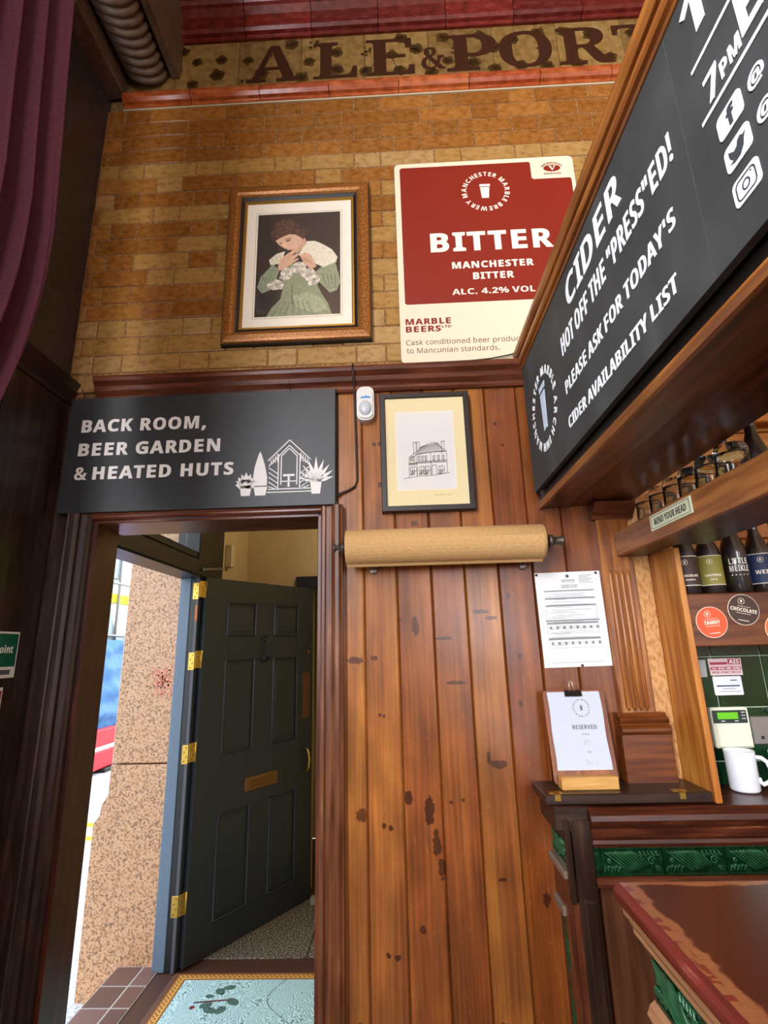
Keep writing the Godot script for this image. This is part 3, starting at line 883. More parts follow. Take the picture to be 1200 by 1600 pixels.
	for a in [[0.165, 0.405], [0.56, 0.795]]:
		for b in [[0.145, 0.69], [1.0, 1.55], [1.69, 1.905]]:
			st = S()
			var lo := Vector3(a[0] + 0.03, b[0] + 0.03, -0.007)
			var hi := Vector3(a[1] - 0.03, b[1] - 0.03, -0.002)
			box(st, lo, hi, 0.004)
			# bead round the panel
			var e := 0.012
			for q in [[a[0], a[0] + e, b[0], b[1]], [a[1] - e, a[1], b[0], b[1]], [a[0], a[1], b[0], b[0] + e], [a[0], a[1], b[1] - e, b[1]]]:
				box(st, Vector3(q[0], q[2], -0.008), Vector3(q[1], q[3], 0.008), 0.006)
			obj("panel", st, M.paint_blue, d)
	var k := obj("knocker", knocker_shape(), mat(c8("2a2c2c"), 0.35, 0.4), d)
	k.position = Vector3(0.487, 1.6, 0.0)
	st = S()
	box(st, Vector3(0.358, 0.76, 0.0), Vector3(0.625, 0.838, 0.006), 0.003)
	var lb := obj("letter_box", st, M.bronze, d)
	st = S()
	box(st, Vector3(0.395, 0.778, 0.006), Vector3(0.588, 0.82, 0.010), 0.003)
	obj("flap", st, mat(c8("7a5228"), 0.45, 0.6), lb)
	st = S()
	box(st, Vector3(0.848, 1.13, 0.0), Vector3(0.922, 1.435, 0.003), 0.001)
	obj("push_plate", st, mat(c8("6a4428"), 0.5, 0.3), d)
	st = S(true)
	tube(st, [Vector3(0.88, 0.93, 0.0), Vector3(0.88, 0.922, 0.028), Vector3(0.88, 0.9, 0.04), Vector3(0.88, 0.855, 0.046), Vector3(0.88, 0.81, 0.04), Vector3(0.88, 0.79, 0.028), Vector3(0.88, 0.782, 0.0)], 0.008, 10)
	obj("pull_handle", st, M.brass, d)
	st = S(true)
	lathe(st, [Vector2(0.0, 0.0), Vector2(0.014, 0.0), Vector2(0.014, 0.004), Vector2(0.0, 0.006)], Transform3D(Basis(Vector3.RIGHT, PI / 2), Vector3(0.905, 1.58, 0.0)), 16)
	obj("lock_cylinder", st, M.bronze, d)
	for y in [1.92, 1.505, 0.995, 0.25]:
		st = S()
		box(st, Vector3(-0.004, y, -0.04), Vector3(0.0, y + 0.1, -0.004), 0.001)
		box(st, Vector3(-0.045, y, -0.005), Vector3(-0.004, y + 0.1, -0.002), 0.001)
		var hg := obj("hinge", st, M.brass, d)
		st = S(true)
		tube(st, [Vector3(-0.004, y - 0.002, -0.001), Vector3(-0.004, y + 0.102, -0.001)], 0.005, 10)
		obj("pin", st, M.brass, hg)
		st = S()
		for q in 4:
			box(st, Vector3(-0.03 + 0.008 * (q % 2), y + 0.012 + q * 0.024, -0.003), Vector3(-0.024 + 0.008 * (q % 2), y + 0.018 + q * 0.024, -0.0012))
		obj("screw", st, M.black, hg)
	# door closer arm and its white body
	var cl := thing("door_closer", "pale door closer box and arm above the blue door", "door closer")
	st = S()
	box(st, Vector3(-1.218, 2.17, -1.86), Vector3(-1.17, 2.33, -1.8), 0.006)
	obj("body", st, mat(c8("c8b898"), 0.5), cl)
	st = S()
	box(st, Vector3(-0.006, -0.008, 0), Vector3(0.006, 0.008, 0.42), 0.003, Transform3D(Basis(Vector3.UP, PI + 0.05) * Basis(Vector3.RIGHT, -0.16), Vector3(-1.2, 2.09, -1.37)))
	obj("arm", st, M.steel, cl)
	settle(cl, Vector3(-1.2, 2.09, -1.6))
	var ds := thing("door_stop", "small grey rubber wedge under the edge of the blue door", "door stop", Vector3(-0.66, 0.004, -2.2))
	st = S()
	extrude(st, [Vector2(0, 0), Vector2(0.09, 0), Vector2(0.088, 0.012), Vector2(0.03, 0.035), Vector2(0.0, 0.038)], Vector3(0, 0, 0), Vector3(1, 0, 0), Vector3(0, 1, 0), Vector3(0, 0, 0.04))
	obj("wedge", st, mat(c8("8c887e"), 0.7), ds)
	var pc := thing("small_picture", "small grey framed notice on the lobby wall", "picture")
	st = S()
	box(st, Vector3(-1.15, 1.98, -2.33), Vector3(-1.06, 2.12, -2.318), 0.003)
	obj("frame", st, mat(c8("5a5248"), 0.5), pc)
	st = S()
	box(st, Vector3(-1.14, 1.99, -2.319), Vector3(-1.07, 2.11, -2.3165))
	obj("print", st, mat(c8("a89878"), 0.6), pc)
	settle(pc, Vector3(-1.105, 1.98, -2.33))

func knocker_shape() -> SurfaceTool:
	var st := S(true)
	lathe(st, [Vector2(0, 0.0), Vector2(0.022, 0.0), Vector2(0.022, 0.006), Vector2(0.012, 0.014), Vector2(0, 0.018)], Transform3D(Basis(Vector3.RIGHT, PI / 2), Vector3(0, 0.07, 0)), 16)
	lathe(st, [Vector2(0, 0.0), Vector2(0.026, 0.0), Vector2(0.026, 0.004), Vector2(0.01, 0.01), Vector2(0, 0.012)], Transform3D(Basis(Vector3.RIGHT, PI / 2), Vector3(0, -0.055, 0)), 16)
	tube(st, [Vector3(0, 0.09, 0.012), Vector3(-0.012, 0.07, 0.028), Vector3(-0.008, 0.03, 0.034), Vector3(0.006, 0.0, 0.032), Vector3(0.008, -0.03, 0.03), Vector3(0.0, -0.055, 0.026)], 0.008, 8)
	var ring := []
	for k in 17: ring.append(Vector3(0.02 * cos(TAU * k / 16), -0.055 + 0.02 * sin(TAU * k / 16), 0.026))
	tube(st, ring, 0.006, 8)
	return st

func street():
	var st := S()
	# granite pier beside the street door
	var gm := tri_mat(granite_grain(), Vector3(1.25, 1.25, 1.25), 0.3)
	var g := thing("granite_pier", "pink speckled granite pier beside the street door", "pier")
	st = S()
	box(st, Vector3(-1.72, 0.99, -1.9), Vector3(-1.362, 3.2, -1.51), 0.006)
	obj("upper_stone", st, gm, g)
	st = S()
	extrude(st, [Vector2(0, -0.16), Vector2(0.43, -0.16), Vector2(0.43, 0.68), Vector2(0.4, 0.72), Vector2(0.39, 0.78), Vector2(0.36, 0.83), Vector2(0.36, 0.984), Vector2(0, 0.984)], Vector3(-1.36, 0, -1.51), Vector3(-1, 0, 0), Vector3(0, 1, 0), Vector3(0, 0, -0.39))
	obj("plinth_stone", st, gm, g)
	st = S()
	for i in 260:
		var off := Vector2(rng.randfn(0.0, 0.042), rng.randfn(0.0, 0.04))
		if off.length() > 0.1: continue
		cut(st, disc_pts(rng.randf_range(0.002, 0.006), 7), Transform3D(Basis.IDENTITY, Vector3(-1.455 + off.x, 1.445 + off.y, -1.51)), 0.0004)
	var sp := mat(c8("d07058"), 0.6)
	obj("paint_patch", st, sp, g)
	settle(g, Vector3(-1.5, -0.16, -1.6))
	# quarry tile threshold and step
	var q := thing("door_step", "mauve quarry tile doorstep with pale grout", "doorstep")
	st = S()
	box(st, Vector3(-1.575, -0.16, -1.51), Vector3(-1.34, 0.0002, 0.0))
	obj("grout", st, mat(c8("b8aea4"), 0.9), q)
	var tm := [mat(c8("6a4c44"), 0.35), mat(c8("745650"), 0.35), mat(c8("604640"), 0.35)]
	for i in 9:
		for j in 2:
			st = S()
			var z1 := -1.503 + i * 0.164
			var xa := -1.575 if j == 0 else -1.432
			box(st, Vector3(xa + 0.004, -0.02, z1), Vector3(xa + (0.137 if j == 0 else 0.088), 0.002, z1 + 0.155), 0.001)
			obj("tile", st, tm[(i * 2 + j) % 3], q)
	settle(q, Vector3(-1.46, -0.16, -0.75))
	st = S()
	box(st, Vector3(-60, -0.3, -60), Vector3(-1.36, -0.16, 60))
	var pv := obj("pavement", st, speckle(101, [c8("a8a8a4"), c8("c4c4c0"), c8("d8d8d4")], [0.2, 0.5, 0.8], 0.8, 0.9))
	tag(pv, "pale grey street paving outside the door", "pavement", "", "structure")
	for i in 2:
		st = S()
		box(st, Vector3(-4.0, -0.16, -4.05 - i * 0.42), Vector3(-2.4, -0.157, -3.93 - i * 0.42))
		tag(obj("road_line", st, mat(c8("d8c020"), 0.8)), "yellow painted line on the street paving", "road marking", "double yellow road lines")
	var b := thing("street_barrier", "red and white plastic street barrier under the blue sheet", "barrier")
	for i in 3:
		st = S()
		var z := -8.6 + i * 1.3
		box(st, Vector3(-4.9, -0.1, z), Vector3(-4.75, 0.17, z + 1.26), 0.02)
		obj("red_block", st, mat(c8("c81e28"), 0.5), b)
		st = S()
		box(st, Vector3(-4.89, 0.17, z), Vector3(-4.76, 0.23, z + 1.26), 0.01)
		obj("white_rail", st, M.white, b)
		st = S()
		box(st, Vector3(-4.89, 0.23, z + 0.02), Vector3(-4.77, 0.48, z + 1.24), 0.02)
		obj("red_block", st, mat(c8("c81e28"), 0.5), b)
		st = S()
		box(st, Vector3(-4.93, -0.16, z + 0.1), Vector3(-4.7, -0.1, z + 0.4), 0.01)
		obj("foot", st, M.black, b)
	settle(b, Vector3(-4.82, -0.16, -7))
	# creased blue sheet
	st = S(true)
	var fn := FastNoiseLite.new()
	fn.seed = 4; fn.frequency = 1.3
	for i in 60:
		for j in 20:
			var p := []
			for e in [[0, 0], [1, 0], [1, 1], [0, 1]]:
				var z: float = -9.0 + (i + e[0]) * 0.08
				var y: float = 0.42 + (j + e[1]) * 0.072
				p.append(Vector3(-5.05 + 0.1 * fn.get_noise_2d(z * 1.2 + y * 1.5, y * 2.0) + 0.03 * sin(y * 17.0 + z * 3.0), y, z))
			tri(st, p[0], p[2], p[1]); tri(st, p[0], p[3], p[2])
	tag(obj("tarpaulin", st, mat(c8("4878a8"), 0.5)), "creased blue tarpaulin above the red barrier", "tarpaulin")
	var sc := thing("sheeted_building", "white sheeted scaffold with gabled frames and yellow bands across the street", "scaffold")
	st = S()
	box(st, Vector3(-5.7, -0.16, -12.0), Vector3(-5.4, 6.5, -3.5))
	obj("white_sheet", st, mat(c8("dcdedc"), 0.9), sc)
	for i in 16:
		st = S(true)
		tube(st, [Vector3(-5.32, -0.16, -11.6 + i * 0.53), Vector3(-5.32, 6.8, -11.6 + i * 0.53)], 0.025, 8)
		obj("pole", st, M.steel, sc)
	for y in [1.95, 2.9, 3.9, 5.2]:
		st = S(true)
		tube(st, [Vector3(-5.3, y, -12.0), Vector3(-5.3, y, -3.5)], 0.025, 8)
		obj("pole", st, M.steel, sc)
	for y in [2.55, 4.15]:
		st = S()
		box(st, Vector3(-5.39, y, -12.0), Vector3(-5.36, y + 0.16, -3.5))
		obj("yellow_band", st, mat(c8("e0d020"), 0.7), sc)
	for i in 4:
		for y in [1.75, 3.0]:
			st = S()
			extrude(st, [Vector2(0, 0), Vector2(0.9, 0), Vector2(0.45, 0.85)], Vector3(-5.38, y, -9.4 + i * 1.3), Vector3(0, 0, 1), Vector3(0, 1, 0), Vector3(0.02, 0, 0))
			obj("gable_panel", st, mat(c8("a8b0b0"), 0.8), sc)
	settle(sc, Vector3(-5.5, -0.16, -4.5))

func granite_grain() -> NoiseTexture2D:
	return noise(97, 0.22, [c8("6c4e3a"), c8("98704e"), c8("c09068"), c8("c89c76"), c8("b48460")], [0.1, 0.36, 0.5, 0.75, 1.0], 512, FastNoiseLite.TYPE_VALUE, 2)

# embossed acanthus border tile, w long and h high, facing +z, its lower left corner at the origin: [ground, relief]
func leaf_tile(w: float, h: float) -> Array:
	var st := S()
	box(st, Vector3(0.0008, 0, -0.008), Vector3(w - 0.0008, h, 0.0), 0.001)
	box(st, Vector3(0.0008, 0.0, 0.0), Vector3(w - 0.0008, h * 0.09, 0.004), 0.0018)
	box(st, Vector3(0.0008, h * 0.92, 0.0), Vector3(w - 0.0008, h, 0.004), 0.0018)
	st.generate_normals()
	var rl := S(true)
	# fronds sweeping from the upper left to the lower right, fanning out
	for k in 9:
		var pts := []
		for j in 8:
			var t := j / 7.0
			var x := w * (0.06 + 0.05 * k + (0.34 - 0.012 * k) * t + 0.06 * t * t)
			var y := h * (0.84 - (0.7 - 0.02 * k) * pow(t, 1.1 + 0.16 * k))
			pts.append(Vector3(minf(x, w * 0.97), y, 0.0008 + 0.0032 * sin(PI * (0.15 + 0.8 * t))))
		tube(rl, pts, h * 0.034, 6)
	# short curled leaves below and above the fan
	for k in 5:
		var pts := []
		for j in 6:
			var t := j / 5.0
			pts.append(Vector3(w * (0.03 + 0.055 * k + 0.06 * t), h * (0.14 + 0.2 * sin(PI * 0.8 * t) + 0.03 * (k % 2)), 0.001 + 0.002 * sin(PI * t)))
		tube(rl, pts, h * 0.04, 6)
		pts = []
		for j in 6:
			var t := j / 5.0
			pts.append(Vector3(w * (0.62 + 0.065 * k + 0.05 * t), h * (0.86 - 0.16 * sin(PI * 0.7 * t)), 0.001 + 0.002 * sin(PI * t)))
		tube(rl, pts, h * 0.036, 6)
	for c in [[0.8, 0.52, 0.17, 0.0], [0.9, 0.28, 0.1, 2.2], [0.13, 0.52, 0.09, 1.0]]:
		var sp := []
		for j in 14:
			var a: float = j * 0.6 + c[3]
			var r: float = h * c[2] * (1.0 - j / 17.0)
			sp.append(Vector3(w * c[0] + cos(a) * r, h * c[1] + sin(a) * r, 0.002))
		tube(rl, sp, h * 0.03, 6)
	rl.generate_normals()
	return [st.commit(), rl.commit()]

func lay_tile(tile: Array, parent: Node, xf: Transform3D):
	var o = place(tile[0], M.tile_green, "leaf_tile", parent, xf)
	place(tile[1], M.tile_light, "relief", o, Transform3D.IDENTITY)

func place(mesh: Mesh, m: Material, called: String, parent: Node, xf: Transform3D):
	var o := MeshInstance3D.new()
	o.mesh = mesh; o.material_override = m; o.name = called
	parent.add_child(o, true)
	o.transform = xf
	return o

func bar_end():
	M.tile_green = tri_mat(noise(111, 0.03, [c8("081e0e"), c8("0e2e18"), c8("163e22")], [0.0, 0.5, 1.0], 256), Vector3(4, 4, 4), 0.12)
	M.tile_light = tri_mat(noise(112, 0.03, [c8("163e22"), c8("225030"), c8("2e6640")], [0.0, 0.5, 1.0], 256), Vector3(4, 4, 4), 0.12)
	var worn := tri_mat(noise(113, 0.02, [c8("2c130b"), c8("451f12"), c8("5a2c18"), c8("9a6236")], [0.0, 0.5, 0.8, 1.0], 512, FastNoiseLite.TYPE_SIMPLEX_SMOOTH, 5), ALONG_X, 0.3)
	var t := thing("bar_end", "short dark fixed bar section with green leaf tiles against the panelling", "bar counter")
	var st := S()
	box(st, Vector3(0.415, 0, 0.0), Vector3(1.9, 1.0, 0.13))
	box(st, Vector3(0.42, 1.0, 0.0), Vector3(1.9, 1.15, 0.14))
	obj("carcase", st, M.brown_y, t)
	st = S()
	extrude(st, [Vector2(-0.045, 1.14), Vector2(0.15, 1.14), Vector2(0.15, 1.083), Vector2(0.156, 1.083), Vector2(0.16, 1.092), Vector2(0.157, 1.1), Vector2(0.163, 1.108), Vector2(0.166, 1.13), Vector2(0.172, 1.138), Vector2(0.178, 1.15), Vector2(0.174, 1.162), Vector2(0.15, 1.176), Vector2(-0.045, 1.18)], Vector3(0.474, 0, 0), Vector3(0, 0, 1), Vector3(0, 1, 0), Vector3(1.4, 0, 0))
	obj("counter_moulding", st, worn, t)
	st = S()
	box(st, Vector3(0.385, 1.12, 0.0), Vector3(0.476, 1.18, 0.155), 0.004)
	obj("counter_end", st, M.dark_x, t)
	st = S()
	extrude(st, [Vector2(0.12, 0.995), Vector2(0.166, 0.995), Vector2(0.17, 1.004), Vector2(0.164, 1.014), Vector2(0.155, 1.017), Vector2(0.12, 1.017)], Vector3(0.474, 0, 0), Vector3(0, 0, 1), Vector3(0, 1, 0), Vector3(1.4, 0, 0))
	obj("tile_rail", st, M.red_x, t)
	var tm := leaf_tile(0.159, 0.066)
	for i in 8:
		lay_tile(tm, t, Transform3D(Basis.IDENTITY, Vector3(0.495 - 0.16 + i * 0.16, 1.017, 0.154)) if i > 0 else Transform3D(Basis.from_scale(Vector3(0.13, 1, 1)), Vector3(0.474, 1.017, 0.154)))
	# corner post
	st = S()
	box(st, Vector3(0.425, 0, 0.11), Vector3(0.476, 1.15, 0.168), 0.006)
	box(st, Vector3(0.435, 0, 0.16), Vector3(0.466, 0.97, 0.176), 0.004)
	obj("corner_post", st, M.dark_y, t)
	st = S()
	box(st, Vector3(0.415, 0.0, 0.125), Vector3(0.43, 0.96, 0.16), 0.004)
	obj("corner_bead", st, M.red_y, t)
	# side: one leaf tile over a long narrow tile, framed
	st = S()
	box(st, Vector3(0.405, 1.1, 0.0), Vector3(0.42, 1.15, 0.16), 0.002)
	box(st, Vector3(0.405, 0.96, 0.15), Vector3(0.42, 1.12, 0.166), 0.002)
	obj("side_frame", st, M.dark_y, t)
	st = S()
	box(st, Vector3(0.396, 1.008, 0.0), Vector3(0.42, 1.028, 0.152), 0.004)
	obj("side_sill", st, mat(c8("7a6a58"), 0.5), t)
	var side := Basis(Vector3(0, 0, 1), Vector3(0, 1, 0), Vector3(-1, 0, 0))
	lay_tile(leaf_tile(0.15, 0.07), t, Transform3D(side, Vector3(0.413, 1.03, 0.0)))
	st = S()
	box(st, Vector3(0.408, 0.0, 0.085), Vector3(0.418, 1.0, 0.125), 0.003)
	box(st, Vector3(0.408, 0.9, 0.0), Vector3(0.418, 1.0, 0.09), 0.003)
	obj("side_stile", st, M.red_y, t)
	st = S()
	box(st, Vector3(0.4, 0.9, 0.0), Vector3(0.412, 0.925, 0.09), 0.003)
	obj("side_sill", st, mat(c8("7a6a58"), 0.5), t)
	var long := leaf_tile(0.15, 0.04)
	var up := Basis(Vector3(0, 1, 0), Vector3(0, 0, -1), Vector3(-1, 0, 0))
	for i in 6:
		lay_tile(long, t, Transform3D(up, Vector3(0.418, 0.745 - i * 0.151, 0.068)))
	settle(t, Vector3(0.9, 0, 0.08))
	# the lifting flap, folded back
	var f := thing("bar_flap", "dark hinged bar flap folded back under the clipboard", "bar flap")
	st = S()
	box(st, Vector3(0.366, 1.183, 0.003), Vector3(0.808, 1.209, 0.152), 0.003)
	obj("leaf", st, M.dark_x, f)
	for x in [0.4, 0.73]:
		st = S()
		box(st, Vector3(x - 0.018, 1.2085, 0.12), Vector3(x + 0.018, 1.2105, 0.14), 0.0005)
		box(st, Vector3(x - 0.008, 1.2085, 0.138), Vector3(x + 0.008, 1.2105, 0.1535), 0.0005)
		box(st, Vector3(x - 0.008, 1.193, 0.152), Vector3(x + 0.008, 1.2105, 0.1535), 0.0005)
		obj("hinge", st, M.brass, f)
	settle(f, Vector3(0.587, 1.183, 0.08))

func bar_counter():
	var t := thing("bar_counter", "red varnished bar top with a worn pale edge over green tiles", "bar counter")
	# varnish worn away along the edges
	var W := 512
	var H := 1024
	var im := Image.create(W, H, false, Image.FORMAT_RGB8)
	var n := FastNoiseLite.new()
	n.seed = 12; n.frequency = 6.0; n.fractal_octaves = 5
	var n2 := FastNoiseLite.new()
	n2.seed = 14; n2.frequency = 40.0
	for py in H:
		for px in W:
			var x := 1.115 * px / W
			var z := 2.03 * py / H
			var e := minf(x, z * 1.4 + 0.01)
			var lim := 0.03 + 0.022 * n.get_noise_2d(x * 0.7, z) + 0.006 * n2.get_noise_2d(x, z)
			var k := smoothstep(lim - 0.004, lim + 0.004, e)
			var c := c8("a8683f").lerp(c8("4c150a"), k)
			c = c.darkened(0.1 + 0.12 * n2.get_noise_2d(x * 0.4, z * 3.0))
			if e < 0.012 and n.get_noise_2d(z * 5.0, x * 3.0) > 0.02: c = c8("7a2a1c")
			im.set_pixel(px, py, c)
	var top := img_mat(im, 0.3)
	var st := S()
	# top slab with a rounded nose
	var y1 := 1.165
	for q in [[0.389, 0.573, 0, 0], [1.5, 0.573, 1, 0], [1.5, 2.6, 1, 1], [0.389, 0.573, 0, 0], [1.5, 2.6, 1, 1], [0.389, 2.6, 0, 1]]:
		st.set_uv(Vector2(q[2], q[3])); st.add_vertex(Vector3(q[0], y1, q[1]))
	obj("varnished_top", st, top, t)
	var lipm := tri_mat(noise(121, 0.015, [c8("4c120c"), c8("681c14"), c8("7c281e"), c8("b87c60")], [0.0, 0.45, 0.82, 1.0], 512, FastNoiseLite.TYPE_SIMPLEX_SMOOTH, 5), ALONG_Z, 0.3)
	st = S()
	extrude(st, [Vector2(0.389, 1.1649), Vector2(0.382, 1.162), Vector2(0.377, 1.155), Vector2(0.376, 1.146), Vector2(0.38, 1.137), Vector2(0.386, 1.133), Vector2(1.5, 1.133), Vector2(1.5, 1.1649)], Vector3(0, 0, 0.573), Vector3(1, 0, 0), Vector3(0, 1, 0), Vector3(0, 0, 2.03))
	extrude(st, [Vector2(0.573, 1.1649), Vector2(0.566, 1.162), Vector2(0.561, 1.155), Vector2(0.56, 1.146), Vector2(0.564, 1.137), Vector2(0.573, 1.133)], Vector3(0.389, 0, 0), Vector3(0, 0, 1), Vector3(0, 1, 0), Vector3(1.11, 0, 0))
	obj("nosing", st, lipm, t)
	var pale := tri_mat(noise(123, 0.015, [c8("94643e"), c8("ae7c54"), c8("c0906a")], [0.0, 0.5, 1.0]), ALONG_Z, 0.35)
	st = S()
	extrude(st, [Vector2(0.384, 1.133), Vector2(0.386, 1.12), Vector2(0.394, 1.11), Vector2(0.4, 1.098), Vector2(0.4, 1.09), Vector2(0.408, 1.084), Vector2(0.415, 1.07), Vector2(0.5, 1.07), Vector2(0.5, 1.133)], Vector3(0, 0, 0.585), Vector3(1, 0, 0), Vector3(0, 1, 0), Vector3(0, 0, 2.0))
	obj("pale_moulding", st, pale, t)
	var side := Basis(Vector3(0, 0, 1), Vector3(0, 1, 0), Vector3(-1, 0, 0))
	var tm := leaf_tile(0.159, 0.078)
	for i in 8:
		lay_tile(tm, t, Transform3D(side, Vector3(0.422, 0.992, 0.595 + i * 0.16)))
	st = S()
	extrude(st, [Vector2(0.5, 0.992), Vector2(0.42, 0.992), Vector2(0.41, 0.985), Vector2(0.404, 0.972), Vector2(0.41, 0.955), Vector2(0.42, 0.945), Vector2(0.5, 0.945)], Vector3(0, 0, 0.59), Vector3(1, 0, 0), Vector3(0, 1, 0), Vector3(0, 0, 2.0))
	obj("lower_moulding", st, pale, t)
	st = S()
	box(st, Vector3(0.43, 0, 0.6), Vector3(1.45, 1.133, 2.6))
	obj("carcase", st, M.brown_y, t)
	settle(t, Vector3(0.94, 0, 1.58))

func canopy():
	var t := thing("bar_canopy", "mahogany bar canopy carrying the chalkboards", "canopy")
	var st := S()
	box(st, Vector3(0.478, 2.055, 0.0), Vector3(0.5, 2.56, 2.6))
	obj("fascia", st, mat(c8("140c08"), 0.5), t)  # near-black on a mahogany canopy: shade of the gap put into the colour
	st = S()
	box(st, Vector3(0.472, 2.045, 0.0), Vector3(0.575, 2.062, 2.6), 0.004)
	obj("soffit_board", st, M.red_z, t)
	st = S()
	box(st, Vector3(0.577, 2.048, 0.0), Vector3(0.765, 2.062, 2.6), 0.002)
	obj("soffit_board", st, M.red_z, t)
	st = S()
	extrude(st, [Vector2(0.472, 2.04), Vector2(0.482, 2.04), Vector2(0.486, 2.046), Vector2(0.482, 2.056), Vector2(0.47, 2.06), Vector2(0.466, 2.05)], Vector3(0, 0, 0), Vector3(1, 0, 0), Vector3(0, 1, 0), Vector3(0, 0, 2.6))
	obj("bottom_bead", st, M.wood_z, t)
	st = S()
	extrude(st, [Vector2(0.5, 2.549), Vector2(0.452, 2.549), Vector2(0.448, 2.552), Vector2(0.45, 2.556), Vector2(0.462, 2.558), Vector2(0.462, 2.565), Vector2(0.446, 2.567), Vector2(0.442, 2.572), Vector2(0.442, 2.583), Vector2(0.446, 2.588), Vector2(0.46, 2.589), Vector2(0.46, 2.594), Vector2(0.44, 2.596), Vector2(0.433, 2.604), Vector2(0.43, 2.614), Vector2(0.434, 2.623), Vector2(0.442, 2.627), Vector2(0.5, 2.628)], Vector3(0, 0, 0), Vector3(1, 0, 0), Vector3(0, 1, 0), Vector3(0, 0, 2.6))
	obj("top_rail", st, M.wood_z, t)
	st = S()
	box(st, Vector3(0.5, 2.58, 0.0), Vector3(0.765, 2.6, 2.6))
	box(st, Vector3(0.745, 2.062, 0.0), Vector3(0.765, 2.58, 2.6))
	obj("back_boards", st, M.red_z, t)
	settle(t, Vector3(0.63, 2.04, 1.3))
	# chalkboards: text runs along +z, facing -x
	var fr := Transform3D(Basis(Vector3(0, 0, 1), Vector3(0, 1, 0), Vector3(-1, 0, 0)), Vector3(0.4545, 0, 0))
	var a := thing("chalkboard", "long chalkboard advertising cider in white capitals with a round brewery emblem", "chalkboard")
	st = S()
	box(st, Vector3(0.455, 2.088, 0.035), Vector3(0.469, 2.548, 1.0672), 0.0002)
	obj("board", st, M.slate, a)
	st = S()
	write(st, "CIDER", fr, 0.528, 0.868, 2.437, 0.078, sans_bold)
	write(st, "HOT OFF THE \"PRESS\"ED!", fr, 0.449, 1.036, 2.347, 0.054, sans_bold, 0.0, 0.0012, -0.01)
	write(st, "PLEASE ASK FOR TODAY'S", fr, 0.442, 1.01, 2.238, 0.037, sans_bold)
	write(st, "CIDER AVAILABILITY LIST", fr, 0.433, 0.985, 2.144, 0.032, sans_bold, 0.0, 0.0012, -0.012)
	obj("lettering", st, M.chalk, a, false)
	st = S()
	write_ring(st, "MANCHESTER MARBLE ARCH INN ", fr, Vector2(0.236, 2.298), 0.105, 0.026, sans_bold, -0.42, 0.58)
	obj("emblem_ring", st, M.chalk, a, false)
	st = S()
	cut(st, [Vector2(0.212, 2.352), Vector2(0.262, 2.352), Vector2(0.255, 2.232), Vector2(0.219, 2.232)], fr)
	cut(st, [Vector2(0.208, 2.36), Vector2(0.266, 2.36), Vector2(0.268, 2.378), Vector2(0.206, 2.378)], fr)
	obj("emblem_glass", st, mat(c8("c8d8e8"), 0.8), a)
	settle(a, Vector3(0.462, 2.088, 0.55))
	var b := thing("chalkboard", "chalkboard with ruled lines, a time in white and social media icons", "chalkboard")
	st = S()
	box(st, Vector3(0.455, 2.088, 1.068), Vector3(0.469, 2.548, 2.1), 0.0002)
	obj("board", st, M.slate, b)
	st = S()
	write(st, "1", fr, 1.112, 1.16, 2.452, 0.085, sans_bold)
	write(st, "7", fr, 1.128, 1.158, 2.324, 0.045, sans_bold)
	write(st, "PM", fr, 1.162, 1.203, 2.328, 0.026, sans_bold)
	write(st, "E", fr, 1.207, 1.245, 2.334, 0.066, sans_bold)
	stroke(st, Vector2(1.112, 2.409), Vector2(1.6, 2.409), 0.006, fr)
	stroke(st, Vector2(1.11, 2.313), Vector2(1.6, 2.313), 0.006, fr)
	write(st, "@", fr, 1.196, 1.224, 2.256, 0.024, sans_bold)
	write(st, "@", fr, 1.197, 1.225, 2.203, 0.024, sans_bold)
	obj("lettering", st, M.chalk, b, false)
	var slate_print := mat(c8("34383a"), 0.8)
	for k in 3:
		var y: float = [2.2685, 2.214, 2.158][k]
		st = S()
		cut(st, rounded(0.05, 0.038, 0.008), fr, 0.0012, Vector2(1.159, y))
		var ic := obj("icon_tile", st, M.chalk, b)
		st = S()
		var g := Transform3D(fr.basis, fr.origin + Vector3(-0.0012, 0, 0))
		if k == 0:
			write(st, "f", g, 1.154, 1.17, y - 0.014, 0.026, sans_bold)
			obj("icon", st, slate_print, ic, false)
		elif k == 1:
			cut(st, [Vector2(-0.016, 0.010), Vector2(-0.006, 0.002), Vector2(0.0, 0.004), Vector2(0.003, 0.010), Vector2(0.009, 0.012), Vector2(0.013, 0.008), Vector2(0.018, 0.009), Vector2(0.014, 0.003), Vector2(0.011, -0.006), Vector2(0.003, -0.013), Vector2(-0.008, -0.013), Vector2(-0.017, -0.009), Vector2(-0.009, -0.008), Vector2(-0.014, -0.003), Vector2(-0.016, 0.003)], g, 0.0006, Vector2(1.159, y))
			obj("icon", st, slate_print, ic)
		else:
			for r in [[0.034, 0.025, 0.007, 0.0]]:
				var o := rounded(0.036, 0.027, 0.007)
				for i in o.size():
					stroke(st, o[i] + Vector2(1.159, y), o[(i + 1) % o.size()] + Vector2(1.159, y), 0.002, g, 0.0006)
			var c := disc_pts(0.0065, 16)
			for i in 16: stroke(st, c[i] + Vector2(1.159, y), c[(i + 1) % 16] + Vector2(1.159, y), 0.002, g, 0.0006)
			cut(st, disc_pts(0.0014, 8), g, 0.0006, Vector2(1.170, y + 0.009))
			obj("icon", st, slate_print, ic)
	settle(b, Vector3(0.462, 2.088, 1.58))
	# glass shelf under the canopy
	var s := thing("glass_shelf", "mahogany overhead glass shelf with a deep worn lip", "shelf")
	st = S()
	box(st, Vector3(0.7, 1.869, 0.022), Vector3(0.722, 1.946, 2.6), 0.003)
	obj("lip", st, M.wood_z, s)
	st = S()
	box(st, Vector3(0.722, 1.869, 0.022), Vector3(0.8, 1.889, 2.6), 0.001)
